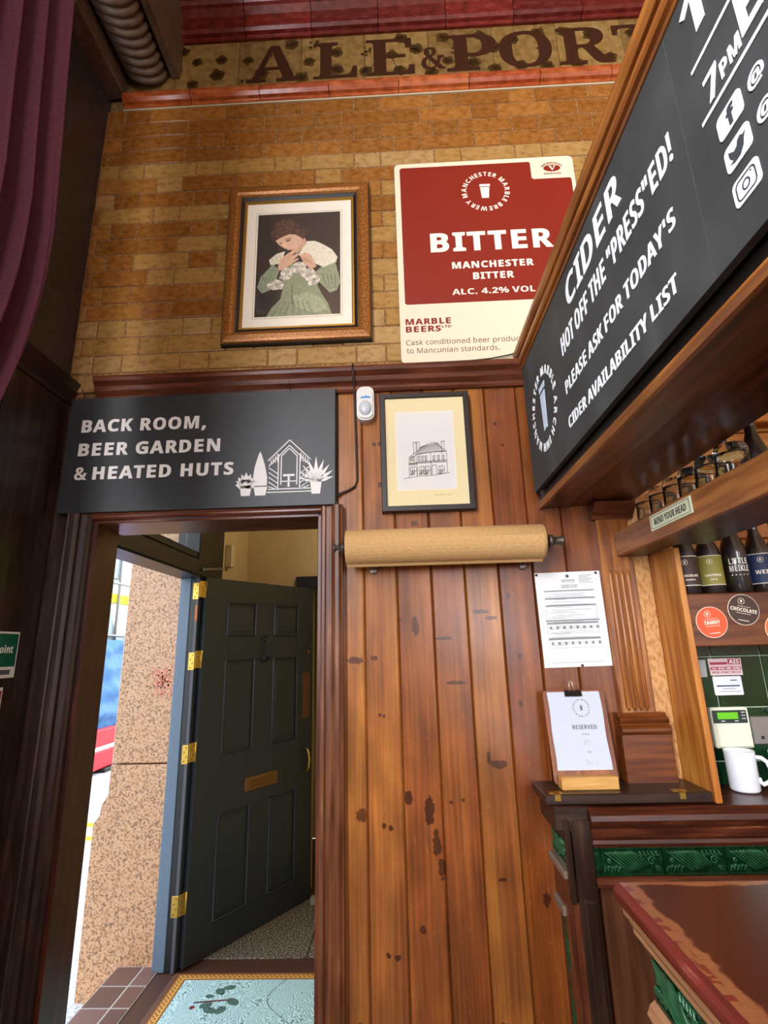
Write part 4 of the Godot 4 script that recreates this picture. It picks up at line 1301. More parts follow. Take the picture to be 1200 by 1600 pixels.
	box(st, Vector3(0.8, 1.869, 0.2), Vector3(0.885, 1.889, 2.6), 0.001)
	obj("shelf_board", st, M.dark_z, s)
	settle(s, Vector3(0.79, 1.869, 1.3))
	var p := thing("warning_plaque", "cream plaque warning people to mind their head", "plaque")
	var pf := Transform3D(fr.basis, Vector3(0.698, 0, 0))
	st = S()
	box(st, Vector3(0.697, 1.894, 0.279), Vector3(0.6998, 1.937, 0.49), 0.0008)
	obj("plate", st, mat(c8("e8ecc8"), 0.4), p)
	st = S()
	pf.origin.x = 0.697
	write(st, "MIND YOUR HEAD", pf, 0.303, 0.466, 1.9065, 0.018, sans_bold, 0.0, 0.0006)
	for q in [[0.287, 1.899, 0.482, 1.899], [0.287, 1.932, 0.482, 1.932], [0.287, 1.899, 0.287, 1.932], [0.482, 1.899, 0.482, 1.932]]:
		var u := Vector2(q[0], q[1])
		var v := Vector2(q[2], q[3])
		stroke(st, u, v, 0.0012, pf, 0.0006)
	obj("lettering", st, mat(c8("3a3c34"), 0.6), p)
	settle(p, Vector3(0.698, 1.894, 0.385))
	# upturned tumblers
	var gm := mat(Color(0.93, 0.95, 0.95, 0.0), 0.02)
	gm.refraction_enabled = true; gm.refraction_scale = 0.05
	gm.transparency = BaseMaterial3D.TRANSPARENCY_ALPHA
	var g := thing("glass_tumbler", "clear upturned glass tumbler on the overhead shelf", "glass", Vector3(0.77, 1.8895, 0.14), "glasses on the overhead shelf")
	st = S(true)
	lathe(st, [Vector2(0.036, 0.0), Vector2(0.038, 0.0), Vector2(0.0375, 0.05), Vector2(0.036, 0.1), Vector2(0.0355, 0.135), Vector2(0.031, 0.146), Vector2(0.0, 0.147), Vector2(0.0, 0.128), Vector2(0.029, 0.126), Vector2(0.033, 0.118), Vector2(0.0345, 0.05), Vector2(0.036, 0.0)], Transform3D.IDENTITY, 24)
	obj("body", st, gm, g)
	for z in [0.2225, 0.305, 0.387, 0.468, 0.552]: dup(g, Vector3(0.772, 1.8895, z))

func beer_bottle(label: String, capm: Material, lab: Material, words: Array, at: Vector3, group: String, h := 0.235, ink: Material = null, r := 0.034, brown := true) -> Node3D:
	if not M.has("amber"):
		M.amber = mat(c8("160a05"), 0.06); M.amber.clearcoat_enabled = true
		M.green_glass = mat(c8("10180c"), 0.08)
	var t := thing("beer_bottle", label, "bottle", at, group)
	var st := S(true)
	lathe(st, [Vector2(0, 0), Vector2(r * 0.9, 0), Vector2(r, 0.004), Vector2(r, h * 0.54), Vector2(r * 0.93, h * 0.6), Vector2(r * 0.62, h * 0.72), Vector2(r * 0.44, h * 0.8), Vector2(r * 0.4, h * 0.93), Vector2(r * 0.46, h * 0.94), Vector2(r * 0.46, h * 0.96), Vector2(0, h * 0.965)], Transform3D.IDENTITY, 24)
	obj("glass", st, M.amber if brown else M.green_glass, t)
	st = S(true)
	lathe(st, [Vector2(r * 0.5, h * 0.945), Vector2(r * 0.5, h * 0.985), Vector2(r * 0.4, h), Vector2(0, h)], Transform3D.IDENTITY, 18)
	obj("cap", st, capm, t)
	if lab:
		st = S(true)
		lathe(st, [Vector2(r + 0.0006, h * 0.12), Vector2(r + 0.0006, h * 0.5)], Transform3D.IDENTITY, 24)
		var lo := obj("paper_label", st, lab, t)
		st = S(true)
		for y in [h * 0.115, h * 0.495]: lathe(st, [Vector2(r + 0.0008, y), Vector2(r + 0.0008, y + 0.002)], Transform3D.IDENTITY, 24)
		obj("label_edge", st, M.cream, lo)
	if words:
		st = S()
		for w in words:
			var wide: float = w[2]
			var hb := text_of("H", sans_bold).get_aabb()
			var s: String = w[0]
			var sy: float = w[3] / hb.size.y
			var full := text_of(s, sans_bold).get_aabb()
			for i in s.length():
				if s[i] == " ": continue
				var lead: float = text_of(s.substr(0, i + 1), sans_bold).get_aabb().size.x
				var ch := text_of(s[i], sans_bold)
				var cb := ch.get_aabb()
				var mid: float = (lead - cb.size.x / 2.0) / full.size.x - 0.5
				var a: float = mid * wide / r + w[4]
				var sx: float = wide / full.size.x
				var bas := Basis(Vector3.UP, a)
				var loc := Transform3D(bas * Basis.from_scale(Vector3(sx, sy, 0.0006 / 0.05)), bas * Vector3(-(cb.position.x + cb.size.x / 2.0) * sx, 0, r + 0.001) + Vector3(0, w[1] - hb.position.y * sy, 0))
				put(st, ch, loc)
		obj("lettering", st, ink if ink else M.cream, t, false)
		if lab:
			st = S()
			for i in 12:
				var a0 := TAU * i / 12
				var a1 := TAU * (i + 1) / 12
				var bas := Basis(Vector3.UP, -0.5)
				var ff := Transform3D(bas, bas * Vector3(0, 0, r + 0.0008) + Vector3(0, h * 0.42, 0))
				stroke(st, Vector2(cos(a0), sin(a0)) * 0.0075, Vector2(cos(a1), sin(a1)) * 0.0075, 0.0012, ff, 0.0006)
				if i == 0: cut(st, [Vector2(-0.0018, -0.003), Vector2(0.0018, -0.003), Vector2(0.0025, 0.003), Vector2(-0.0025, 0.003)], ff, 0.0006)
			obj("emblem", st, M.cream, t)
	return t

func back_bar():
	var t := thing("back_bar_shelves", "orange-brown wooden shelf unit behind the bar", "shelf unit")
	var st := S()
	box(st, Vector3(0.811, 1.182, -0.04), Vector3(0.829, 1.869, 0.159), 0.002)
	obj("side_panel", st, M.gold_y, t)
	st = S()
	box(st, Vector3(0.83, 1.582, 0.118), Vector3(2.2, 1.733, 0.136), 0.003)
	obj("shelf_front", st, tri_mat(grain, ALONG_X, 0.38, c8("a89280")), t)
	st = S()
	box(st, Vector3(0.83, 1.712, -0.04), Vector3(2.2, 1.731, 0.118), 0.001)
	obj("shelf_board", st, M.wood_x, t)
	st = S()
	box(st, Vector3(0.83, 1.582, -0.03), Vector3(2.2, 1.6, 0.118), 0.001)
	obj("shelf_board", st, M.wood_x, t)
	settle(t, Vector3(1.5, 1.182, 0.06))
	# boarded wall over the shelves
	var w := thing("wall_bar_boards", "tan horizontal boards on the wall behind the bar bottles", "panelling", Vector3(1.5, 1.733, 0), "", "structure")
	for i in 9:
		st = S()
		box(st, Vector3(-0.67, 0.003 + i * 0.095, -0.044), Vector3(1.5, 0.094 + i * 0.095, -0.03), 0.003)
		obj("board", st, M.gold_x, w)
	st = S()
	box(st, Vector3(-0.5, 0.585, -0.03), Vector3(1.5, 0.615, 0.03), 0.003)
	obj("ledge", st, M.gold_x, w)
	# green tiles
	var g := thing("wall_bar_tiles", "dark green square tiles behind the mugs", "tiles", Vector3(0.83, 1.18, -0.045), "", "structure")
	st = S()
	box(st, Vector3(0, 0, 0), Vector3(1.4, 0.42, 0.008))
	obj("grout", st, mat(c8("9aa890"), 0.9), g)
	var tg := [tri_mat(noise(131, 0.03, [c8("0c2412"), c8("12321a")], [0.0, 1.0], 128), Vector3(3, 3, 3), 0.15), tri_mat(noise(132, 0.03, [c8("0e2a16"), c8("163a20")], [0.0, 1.0], 128), Vector3(3, 3, 3), 0.15)]
	for i in range(-1, 8):
		for j in range(-1, 4):
			var x0 := maxf(0.0, 0.142 + i * 0.153 + 0.0018)
			var x1 := minf(1.4, 0.142 + (i + 1) * 0.153 - 0.0018)
			var y0 := maxf(0.0, 0.369 - (j + 1) * 0.152 + 0.0018)
			var y1 := minf(0.42, 0.369 - j * 0.152 - 0.0018)
			if x1 - x0 < 0.005 or y1 - y0 < 0.005: continue
			st = S()
			box(st, Vector3(x0, y0, 0.004), Vector3(x1, y1, 0.012), 0.0015)
			obj("tile", st, tg[(i + j + 4) % 2], g)
	# bottles on the shelf
	var row := "bottles on the back bar shelf"
	var gold := mat(c8("b8923c"), 0.3, 0.8)
	beer_bottle("dark bottle with a brown chocolate beer label", M.black, mat(c8("3c2a22"), 0.6), [["CHOCOLATE", 0.054, 0.05, 0.007, -0.25], ["MARBLE", 0.043, 0.028, 0.004, -0.25]], Vector3(0.886, 1.7335, 0.07), row)
	beer_bottle("dark bottle with an olive green label", M.black, mat(c8("8a8438"), 0.6), [["LAGONDA", 0.054, 0.045, 0.007, -0.35], ["I.P.A.", 0.042, 0.02, 0.0055, -0.35]], Vector3(0.96, 1.7335, 0.07), row)
	beer_bottle("black bottle with white printed lettering", M.black, null, [["LITTLE", 0.088, 0.05, 0.018, -0.3], ["MEIKLE", 0.066, 0.052, 0.018, -0.3], ["• • • • •", 0.052, 0.044, 0.006, -0.35]], Vector3(1.033, 1.7335, 0.08), row, 0.25, M.white)
	beer_bottle("dark bottle with a navy blue label", M.black, mat(c8("1e2c50"), 0.6), [["WEIZ", 0.056, 0.042, 0.012, -0.4]], Vector3(1.106, 1.7335, 0.08), row)
	beer_bottle("dark unlabelled bottle at the end of the shelf row", M.black, null, [], Vector3(1.18, 1.7335, 0.07), row)
	# bottles on the back ledge, seen over the glasses
	var up := "bottles standing behind the tumblers"
	for k in 5:
		beer_bottle("dark bottle standing behind the glass tumblers", gold if k % 2 else M.black, null, [], Vector3(0.85, 1.8895, 0.3 + k * 0.11), up, 0.235, null, 0.029, k % 2 == 0)
	# coasters pinned to the shelf front
	for c in [["orange round beer mat pinned to the shelf front", "e0532c", 0.897, 1.65, "TAWNY", 0.08], ["brown round beer mat pinned to the shelf front", "40281f", 0.994, 1.683, "CHOCOLATE", -0.22], ["second orange beer mat beside the brown one", "e0632c", 1.089, 1.625, "", 0.0]]:
		var o := thing("beer_mat", c[0], "beer mat", Vector3(c[2], c[3] - 0.045, 0.136), "beer mats on the shelf front")
		var fr := Transform3D(Basis(Vector3(0, 0, 1), c[5]), Vector3(0, 0.045, 0.0))
		st = S()
		cut(st, disc_pts(0.0445, 40), fr, 0.0012)
		obj("card", st, M.cream, o)
		st = S()
		cut(st, disc_pts(0.0432, 40), fr, 0.0004, Vector2.ZERO, 0.0012)
		obj("print", st, mat(c8(c[1]), 0.5), o)
		if c[4]:
			st = S()
			fr.origin.z = 0.0016
			var wd: float = 0.023 if c[4] == "TAWNY" else 0.037
			write(st, c[4], fr, -wd, wd, -0.006, 0.0105, sans_bold, 0.0, 0.0004)
			stroke(st, Vector2(-0.02, -0.011), Vector2(0.02, -0.011), 0.001, fr, 0.0004)
			stroke(st, Vector2(-0.018, 0.009), Vector2(0.018, 0.009), 0.001, fr, 0.0004)
			stroke(st, Vector2(-0.014, -0.031), Vector2(0.016, -0.031), 0.0015, fr, 0.0004)
			var c2 := disc_pts(0.009, 14)
			for i in 14: stroke(st, c2[i] + Vector2(-0.008, 0.024), c2[(i + 1) % 14] + Vector2(-0.008, 0.024), 0.001, fr, 0.0004)
			cut(st, [Vector2(-0.010, 0.02), Vector2(-0.006, 0.02), Vector2(-0.005, 0.028), Vector2(-0.011, 0.028)], fr, 0.0004)
			obj("lettering", st, M.cream, o)
	# stickers, keypad, socket on the tiles
	var z := -0.0325
	var o := thing("sticker", "white and maroon service sticker on the green tiles", "sticker")
	var fr := Transform3D(Basis.IDENTITY, Vector3(0, 0, z))
	st = S()
	cut(st, [Vector2(0.961, 1.492), Vector2(1.06, 1.492), Vector2(1.062, 1.543), Vector2(0.959, 1.543)], fr, 0.0006)
	obj("backing", st, mat(c8("d8bcbc"), 0.5), o)
	st = S()
	fr.origin.z = z + 0.0006
	cut(st, [Vector2(1.02, 1.524), Vector2(1.058, 1.524), Vector2(1.058, 1.541), Vector2(1.02, 1.541)], fr, 0.0003)
	cut(st, [Vector2(0.964, 1.524), Vector2(1.018, 1.524), Vector2(1.018, 1.532), Vector2(0.964, 1.532)], fr, 0.0003)
	cut(st, [Vector2(0.964, 1.508), Vector2(1.058, 1.508), Vector2(1.058, 1.518), Vector2(0.964, 1.518)], fr, 0.0003)
	obj("maroon_print", st, mat(c8("9c3044"), 0.5), o)
	st = S()
	fr.origin.z = z + 0.0009
	write(st, "AIS", fr, 1.024, 1.054, 1.5265, 0.012, sans_bold, 0.0, 0.0003)
	write(st, "Tel. 0161 881 4700", fr, 0.967, 1.055, 1.510, 0.006, sans_bold, 0.0, 0.0003)
	obj("white_lettering", st, M.white, o, false)
	st = S()
	fr.origin.z = z + 0.0006
	write(st, "MOB. 07967 590744", fr, 0.967, 1.055, 1.498, 0.006, sans_bold, 0.0, 0.0003)
	obj("maroon_lettering", st, mat(c8("7c2838"), 0.5), o, false)
	settle(o, Vector3(1.01, 1.492, z))
	o = thing("sticker", "white card sticker with a navy stripe on the green tiles", "sticker")
	fr.origin.z = z
	st = S()
	cut(st, rounded(0.088, 0.056, 0.004), fr, 0.0006, Vector2(1.008, 1.461))
	obj("backing", st, mat(c8("d4d8d8"), 0.5), o)
	st = S()
	fr.origin.z = z + 0.0006
	stroke(st, Vector2(0.973, 1.4605), Vector2(1.044, 1.4605), 0.004, fr, 0.0003)
	stroke(st, Vector2(0.99, 1.452), Vector2(1.03, 1.452), 0.0015, fr, 0.0003)
	stroke(st, Vector2(0.98, 1.444), Vector2(1.045, 1.444), 0.0012, fr, 0.0003)
	stroke(st, Vector2(1.018, 1.477), Vector2(1.038, 1.477), 0.003, fr, 0.0003)
	obj("print", st, mat(c8("28305c"), 0.5), o)
	settle(o, Vector3(1.008, 1.433, z))
	st = S()
	fr.origin.z = z
	cut(st, [Vector2(0.928, 1.488), Vector2(0.95, 1.488), Vector2(0.952, 1.54), Vector2(0.928, 1.54)], fr, 0.0006)
	tag(obj("label_strip", st, mat(c8("a8aeac"), 0.5)), "pale grey strip label on the green tiles beside the wooden upright", "sticker")
	var k := thing("alarm_keypad", "cream alarm keypad with a lit green display", "keypad")
	st = S()
	box(st, Vector3(0.93, 1.284, z), Vector3(1.042, 1.4, z + 0.022), 0.004)
	obj("case", st, mat(c8("dcdcc4"), 0.45), k)
	st = S()
	box(st, Vector3(0.932, 1.355, z + 0.021), Vector3(1.034, 1.392, z + 0.024), 0.001)
	obj("fascia", st, mat(c8("22302c"), 0.3), k)
	st = S()
	box(st, Vector3(0.946, 1.367, z + 0.0238), Vector3(1.007, 1.386, z + 0.0246))
	var lcd := mat(c8("5cb010"), 0.4)
	lcd.emission_enabled = true; lcd.emission = c8("64c010"); lcd.emission_energy_multiplier = 0.12
	obj("display", st, lcd, k)
	st = S()
	for q in [[1.018, 1.385], [1.018, 1.376], [1.018, 1.367], [0.955, 1.3605], [0.995, 1.3605]]:
		box(st, Vector3(q[0], q[1], z + 0.0238), Vector3(q[0] + 0.011, q[1] + 0.0018, z + 0.0244))
	obj("legend", st, M.white, k)
	st = S()
	box(st, Vector3(0.936, 1.288, z + 0.021), Vector3(1.036, 1.351, z + 0.025), 0.003)
	obj("key_cover", st, mat(c8("d6d6c0"), 0.45), k)
	settle(k, Vector3(0.986, 1.284, z))
	k = thing("wall_socket", "brushed steel plug socket on the green tiles", "socket")
	st = S()
	box(st, Vector3(1.053, 1.29, z), Vector3(1.2, 1.372, z + 0.007), 0.003)
	obj("plate", st, M.steel, k)
	st = S()
	for q in [[1.075, 1.306, 0.009, 0.009], [1.094, 1.3, 0.005, 0.012], [1.112, 1.306, 0.009, 0.009]]:
		box(st, Vector3(q[0], q[1], z + 0.0065), Vector3(q[0] + q[2], q[1] + q[3], z + 0.0075))
	obj("slot", st, M.black, k)
	settle(k, Vector3(1.126, 1.29, z))
	st = S(true)
	lathe(st, [Vector2(0, 0), Vector2(0.01, 0.0), Vector2(0.01, 0.012), Vector2(0.006, 0.016), Vector2(0, 0.016)], Transform3D(Basis(Vector3.RIGHT, PI / 2), Vector3(0, 0, 0)), 16)
	var kn := obj("chrome_knob", st, M.steel)
	kn.position = Vector3(1.118, 1.387, z)
	tag(kn, "small chrome knob above the steel socket", "knob")
	# mug and cup
	var china := mat(c8("e2e4e6"), 0.15)
	var mg := thing("mug", "white china mug with its handle out, below the keypad", "mug", Vector3(0.968, 1.1805, 0.028))
	st = S(true)
	lathe(st, [Vector2(0, 0), Vector2(0.035, 0), Vector2(0.0385, 0.005), Vector2(0.0395, 0.1), Vector2(0.04, 0.106), Vector2(0.0385, 0.107), Vector2(0.037, 0.1), Vector2(0.0355, 0.01), Vector2(0, 0.006)], Transform3D.IDENTITY, 32)
	obj("body", st, china, mg)
	st = S(true)
	var hp := []
	for p in [[0.037, 0.09], [0.052, 0.09], [0.064, 0.08], [0.069, 0.062], [0.066, 0.042], [0.057, 0.026], [0.046, 0.02], [0.04, 0.026], [0.037, 0.036]]:
		hp.append(Vector3(p[0] * 0.85, p[1], p[0] * 0.53))
	tube(st, hp, 0.006, 10)
	obj("handle", st, china, mg)
	var bw := thing("coffee_cup", "large white coffee cup beside the mug", "cup", Vector3(1.125, 1.1805, 0.04))
	st = S(true)
	lathe(st, [Vector2(0, 0), Vector2(0.03, 0), Vector2(0.034, 0.006), Vector2(0.052, 0.03), Vector2(0.064, 0.062), Vector2(0.07, 0.098), Vector2(0.069, 0.1), Vector2(0.066, 0.096), Vector2(0.06, 0.062), Vector2(0.045, 0.026), Vector2(0, 0.012)], Transform3D.IDENTITY, 36)
	obj("bowl", st, china, bw)
	st = S(true)
	tube(st, [Vector3(0.064, 0.08, 0), Vector3(0.09, 0.084, 0), Vector3(0.1, 0.065, 0), Vector3(0.09, 0.044, 0), Vector3(0.056, 0.036, 0)], 0.006, 8)
	obj("handle", st, china, bw)

func back_room_sign():
	var t := thing("hanging_sign", "charcoal sign with white capitals and a garden hut drawing above the doorway", "sign")
	var st := S()
	box(st, Vector3(-1.178, 2.075, 0.014), Vector3(-0.214, 2.508, 0.03), 0.0015)
	obj("board", st, tri_mat(noise(141, 0.01, [c8("2e3132"), c8("313435"), c8("343738")], [0.0, 0.5, 1.0], 256), Vector3(1, 1, 1), 0.42), t)
	var fr := Transform3D(Basis.IDENTITY, Vector3(0, 0, 0.03))
	st = S()
	write(st, "BACK ROOM,", fr, -1.127, -0.676, 2.373, 0.048, heavy)
	write(st, "BEER GARDEN", fr, -1.128, -0.621, 2.283, 0.048, heavy)
	write(st, "&", fr, -1.131, -1.086, 2.194, 0.047, sans_bold)
	write(st, "HEATED HUTS", fr, -1.066, -0.569, 2.194, 0.047, heavy)
	obj("lettering", st, M.white, t, false)
	# the drawing: hut, potted plant, clipped tree, agave
	var d := S()
	var a := Vector2(-0.449, 2.24)
	var b := Vector2(-0.3, 2.24)
	var apex := Vector2(-0.3745, 2.315)
	for q in [[a, apex], [b, apex], [Vector2(-0.449, 2.125), Vector2(-0.29, 2.125)], [Vector2(-0.445, 2.136), Vector2(-0.3, 2.136)], [Vector2(-0.412, 2.14), Vector2(-0.412, 2.262)], [Vector2(-0.337, 2.14), Vector2(-0.337, 2.262)],
		[Vector2(-0.402, 2.15), Vector2(-0.402, 2.255)], [Vector2(-0.347, 2.15), Vector2(-0.347, 2.255)], [Vector2(-0.402, 2.255), Vector2(-0.3745, 2.284)], [Vector2(-0.347, 2.255), Vector2(-0.3745, 2.284)], [Vector2(-0.402, 2.163), Vector2(-0.347, 2.163)], [Vector2(-0.445, 2.22), Vector2(-0.3745, 2.295)], [Vector2(-0.303, 2.22), Vector2(-0.3745, 2.295)]]:
		stroke(d, q[0], q[1], 0.0036, fr)
	for k in 5:
		stroke(d, Vector2(-0.445, 2.214 - k * 0.017), Vector2(-0.412, 2.19 - k * 0.017 + (0.0 if k < 4 else 0.012)), 0.003, fr)
		stroke(d, Vector2(-0.304, 2.214 - k * 0.017), Vector2(-0.337, 2.19 - k * 0.017 + (0.0 if k < 4 else 0.012)), 0.003, fr)
	for k in 4:
		stroke(d, Vector2(-0.438 + k * 0.0075, 2.226 + k * 0.003), Vector2(-0.438 + k * 0.0075, 2.244 + k * 0.0072), 0.003, fr)
		stroke(d, Vector2(-0.311 - k * 0.0075, 2.226 + k * 0.003), Vector2(-0.311 - k * 0.0075, 2.244 + k * 0.0072), 0.003, fr)
	stroke(d, Vector2(-0.395, 2.185), Vector2(-0.355, 2.185), 0.008, fr)
	stroke(d, Vector2(-0.375, 2.185), Vector2(-0.375, 2.143), 0.007, fr)
	for x in [[-0.523, 0.021, 0.037], [-0.472, 0.024, 0.031], [-0.281, 0.02, 0.047]]:
		cut(d, [Vector2(-x[1], x[2]), Vector2(-x[1] * 0.72, 0), Vector2(x[1] * 0.72, 0), Vector2(x[1], x[2])], fr, 0.0012, Vector2(x[0], 2.115))
	cut(d, [Vector2(-0.497, 2.15), Vector2(-0.499, 2.18), Vector2(-0.494, 2.22), Vector2(-0.483, 2.262), Vector2(-0.477, 2.276), Vector2(-0.471, 2.262), Vector2(-0.458, 2.22), Vector2(-0.45, 2.18), Vector2(-0.45, 2.15)], fr)
	for k in 9:
		var an := lerpf(-1.3, 1.3, k / 8.0)
		var dir := Vector2(sin(an), cos(an))
		var ln := 0.05 - 0.012 * absf(an)
		for e in [[Vector2(-0.523, 2.146), ln * 1.1, 0.011], [Vector2(-0.281, 2.158), ln * 1.85, 0.007]]:
			var o: Vector2 = e[0]
			var nn: Vector2 = Vector2(-dir.y, dir.x) * e[2]
			cut(d, [o - nn * 0.4, o + dir * e[1] * 0.5 - nn, o + dir * e[1], o + dir * e[1] * 0.5 + nn, o + nn * 0.4], fr)
	obj("drawing", d, M.white, t)
	st = S()
	for p in [[-1.14, 2.5], [-0.38, 2.5]]:
		tube(st, [Vector3(p[0], 2.505, 0.022), Vector3(p[0], 2.53, 0.025), Vector3(p[0] - 0.003, 2.545, 0.034)], 0.002, 6)
	obj("hook", st, M.black, t)
	settle(t, Vector3(-0.696, 2.075, 0.02))

# paint a filled outline (0..1 picture coordinates, y down) with a little brush noise
func fill(im: Image, pts: Array, c: Color, n: FastNoiseLite, amt := 0.1):
	var w := im.get_width()
	var h := im.get_height()
	var y0 := 1e9
	var y1 := -1e9
	for p in pts:
		y0 = minf(y0, p.y); y1 = maxf(y1, p.y)
	for py in range(maxi(0, int(y0 * h)), mini(h, int(y1 * h) + 1)):
		var y := (py + 0.5) / h
		var xs := []
		for i in pts.size():
			var a: Vector2 = pts[i]
			var b: Vector2 = pts[(i + 1) % pts.size()]
			if (a.y > y) != (b.y > y): xs.append(a.x + (y - a.y) / (b.y - a.y) * (b.x - a.x))
		xs.sort()
		for k in range(0, xs.size() - 1, 2):
			for px in range(maxi(0, int(xs[k] * w)), mini(w, int(xs[k + 1] * w))):
				var v := n.get_noise_2d(px, py) * amt
				im.set_pixel(px, py, Color(c.r * (1 + v), c.g * (1 + v), c.b * (1 + v)))

func V(a: Array) -> Array:
	var out := []
	for i in range(0, a.size(), 2): out.append(Vector2(a[i], a[i + 1]))
	return out

func frame_sides(t: Node3D, x0: float, x1: float, y0: float, y1: float, prof: Array, m: Array):
	# mitred moulding: profile points (in from the outer edge, out from the wall)
	var cs := [Vector2(x0, y0), Vector2(x1, y0), Vector2(x1, y1), Vector2(x0, y1)]
	var inw := [Vector2(1, 1), Vector2(-1, 1), Vector2(-1, -1), Vector2(1, -1)]
	for s in 4:
		var st := S()
		var e := (s + 1) % 4
		for i in prof.size():
			var p: Vector2 = prof[i]
			var q: Vector2 = prof[(i + 1) % prof.size()]
			var A := Vector3(cs[s].x + inw[s].x * p.x, cs[s].y + inw[s].y * p.x, p.y)
			var B := Vector3(cs[e].x + inw[e].x * p.x, cs[e].y + inw[e].y * p.x, p.y)
			var C := Vector3(cs[e].x + inw[e].x * q.x, cs[e].y + inw[e].y * q.x, q.y)
			var D := Vector3(cs[s].x + inw[s].x * q.x, cs[s].y + inw[s].y * q.x, q.y)
			tri(st, A, B, C); tri(st, A, C, D)
		obj("frame_side", st, m[s % m.size()], t)

func portrait():
	var t := thing("framed_portrait", "gilt framed picture of a woman in a green dress and white ruffled collar", "picture")
	var gilt := tri_mat(noise(151, 0.03, [c8("5c3214"), c8("8a5422"), c8("a46c2c"), c8("c08a3c")], [0.0, 0.4, 0.7, 1.0], 512, FastNoiseLite.TYPE_SIMPLEX_SMOOTH, 5), Vector3(6, 6, 6), 0.36)
	gilt.metallic = 0.35
	frame_sides(t, -0.642, -0.08, 2.709, 3.424, [Vector2(0, 0.006), Vector2(0, 0.03), Vector2(0.004, 0.036), Vector2(0.012, 0.038), Vector2(0.03, 0.04), Vector2(0.04, 0.036), Vector2(0.046, 0.03), Vector2(0.05, 0.03), Vector2(0.05, 0.006)], [gilt])
	frame_sides(t, -0.594, -0.128, 2.757, 3.376, [Vector2(0, 0.006), Vector2(0, 0.031), Vector2(0.005, 0.03), Vector2(0.016, 0.022), Vector2(0.016, 0.006)], [mat(c8("1c1410"), 0.4)])
	frame_sides(t, -0.58, -0.142, 2.771, 3.362, [Vector2(0, 0.006), Vector2(0, 0.024), Vector2(0.006, 0.024), Vector2(0.01, 0.02), Vector2(0.01, 0.006)], [M.brass])
	frame_sides(t, -0.645, -0.077, 2.706, 3.427, [Vector2(0, 0.004), Vector2(0, 0.026), Vector2(0.006, 0.026), Vector2(0.006, 0.004)], [M.black])
	var st := S()
	box(st, Vector3(-0.575, 2.776, 0.006), Vector3(-0.147, 3.357, 0.017))
	obj("mount", st, mat(c8("eee6d4"), 0.9), t)
	st = S()
	for q in [[-0.533, -0.188, 2.818, 2.8195], [-0.533, -0.188, 3.3055, 3.307], [-0.533, -0.5315, 2.818, 3.307], [-0.1895, -0.188, 2.818, 3.307]]:
		box(st, Vector3(q[0], q[2], 0.0168), Vector3(q[1], q[3], 0.0174))
	obj("ruled_line", st, mat(c8("a89a60"), 0.6), t)
	# the print
	var im := Image.create(330, 474, false, Image.FORMAT_RGB8)
	var n := FastNoiseLite.new()
	n.seed = 2; n.frequency = 0.05
	fill(im, V([0, 0, 1, 0, 1, 1, 0, 1]), c8("33281f"), n, 0.25)
	# skirt and bodice
	fill(im, V([0.14, 1.0, 0.2, 0.92, 0.3, 0.84, 0.33, 0.72, 0.3, 0.6, 0.42, 0.5, 0.62, 0.56, 0.72, 0.7, 0.78, 0.8, 0.86, 0.9, 0.9, 1.0]), c8("8c9474"), n, 0.12)
	fill(im, V([0.44, 0.82, 0.62, 0.78, 0.78, 0.84, 0.85, 0.95, 0.7, 0.98, 0.5, 0.93]), c8("a2a886"), n, 0.12)
	for k in 7: fill(im, V([0.2 + k * 0.08, 1.0, 0.3 + k * 0.05, 0.86, 0.31 + k * 0.05, 0.86, 0.215 + k * 0.08, 1.0]), c8("78806a"), n)
	fill(im, V([0.42, 0.72, 0.44, 0.72, 0.45, 0.9, 0.435, 0.9]), c8("6c7460"), n)
	# arms
	fill(im, V([0.2, 0.5, 0.28, 0.56, 0.24, 0.68, 0.18, 0.75, 0.08, 0.78, 0.02, 0.72, 0.06, 0.62]), c8("8c9478"), n, 0.15)
	fill(im, V([0.82, 0.52, 0.94, 0.5, 0.98, 0.62, 1.0, 0.7, 0.96, 0.78, 0.88, 0.8, 0.76, 0.7, 0.7, 0.6]), c8("949c7c"), n, 0.15)
	for k in 4:
		fill(im, V([0.78 + k * 0.05, 0.62, 0.8 + k * 0.05, 0.62, 0.86 + k * 0.03, 0.76, 0.85 + k * 0.03, 0.76]), c8("7a8268"), n)
		fill(im, V([0.08 + k * 0.04, 0.62, 0.09 + k * 0.04, 0.62, 0.07 + k * 0.04, 0.74, 0.06 + k * 0.04, 0.74]), c8("7a8268"), n)
	# collar
	fill(im, V([0.6, 0.29, 0.7, 0.29, 0.78, 0.32, 0.9, 0.38, 0.97, 0.46, 0.95, 0.51, 0.8, 0.55, 0.66, 0.5, 0.5, 0.42]), c8("e2dac2"), n, 0.08)
	fill(im, V([0.15, 0.46, 0.24, 0.4, 0.34, 0.38, 0.3, 0.5, 0.17, 0.51]), c8("d8d0b8"), n, 0.1)
	# neck and face
	fill(im, V([0.42, 0.3, 0.5, 0.2, 0.58, 0.26, 0.6, 0.31, 0.5, 0.4, 0.42, 0.4]), c8("cca286"), n, 0.06)
	fill(im, V([0.22, 0.27, 0.3, 0.21, 0.42, 0.18, 0.52, 0.22, 0.54, 0.3, 0.48, 0.36, 0.38, 0.37, 0.31, 0.34, 0.26, 0.31]), c8("d8b094"), n, 0.05)
	fill(im, V([0.3, 0.28, 0.345, 0.29, 0.355, 0.345, 0.33, 0.35, 0.32, 0.32]), c8("e2bc9e"), n)
	fill(im, V([0.345, 0.272, 0.4, 0.262, 0.4, 0.275, 0.35, 0.285]), c8("4c3424"), n)
	fill(im, V([0.27, 0.295, 0.295, 0.29, 0.3, 0.3, 0.275, 0.305]), c8("4c3424"), n)
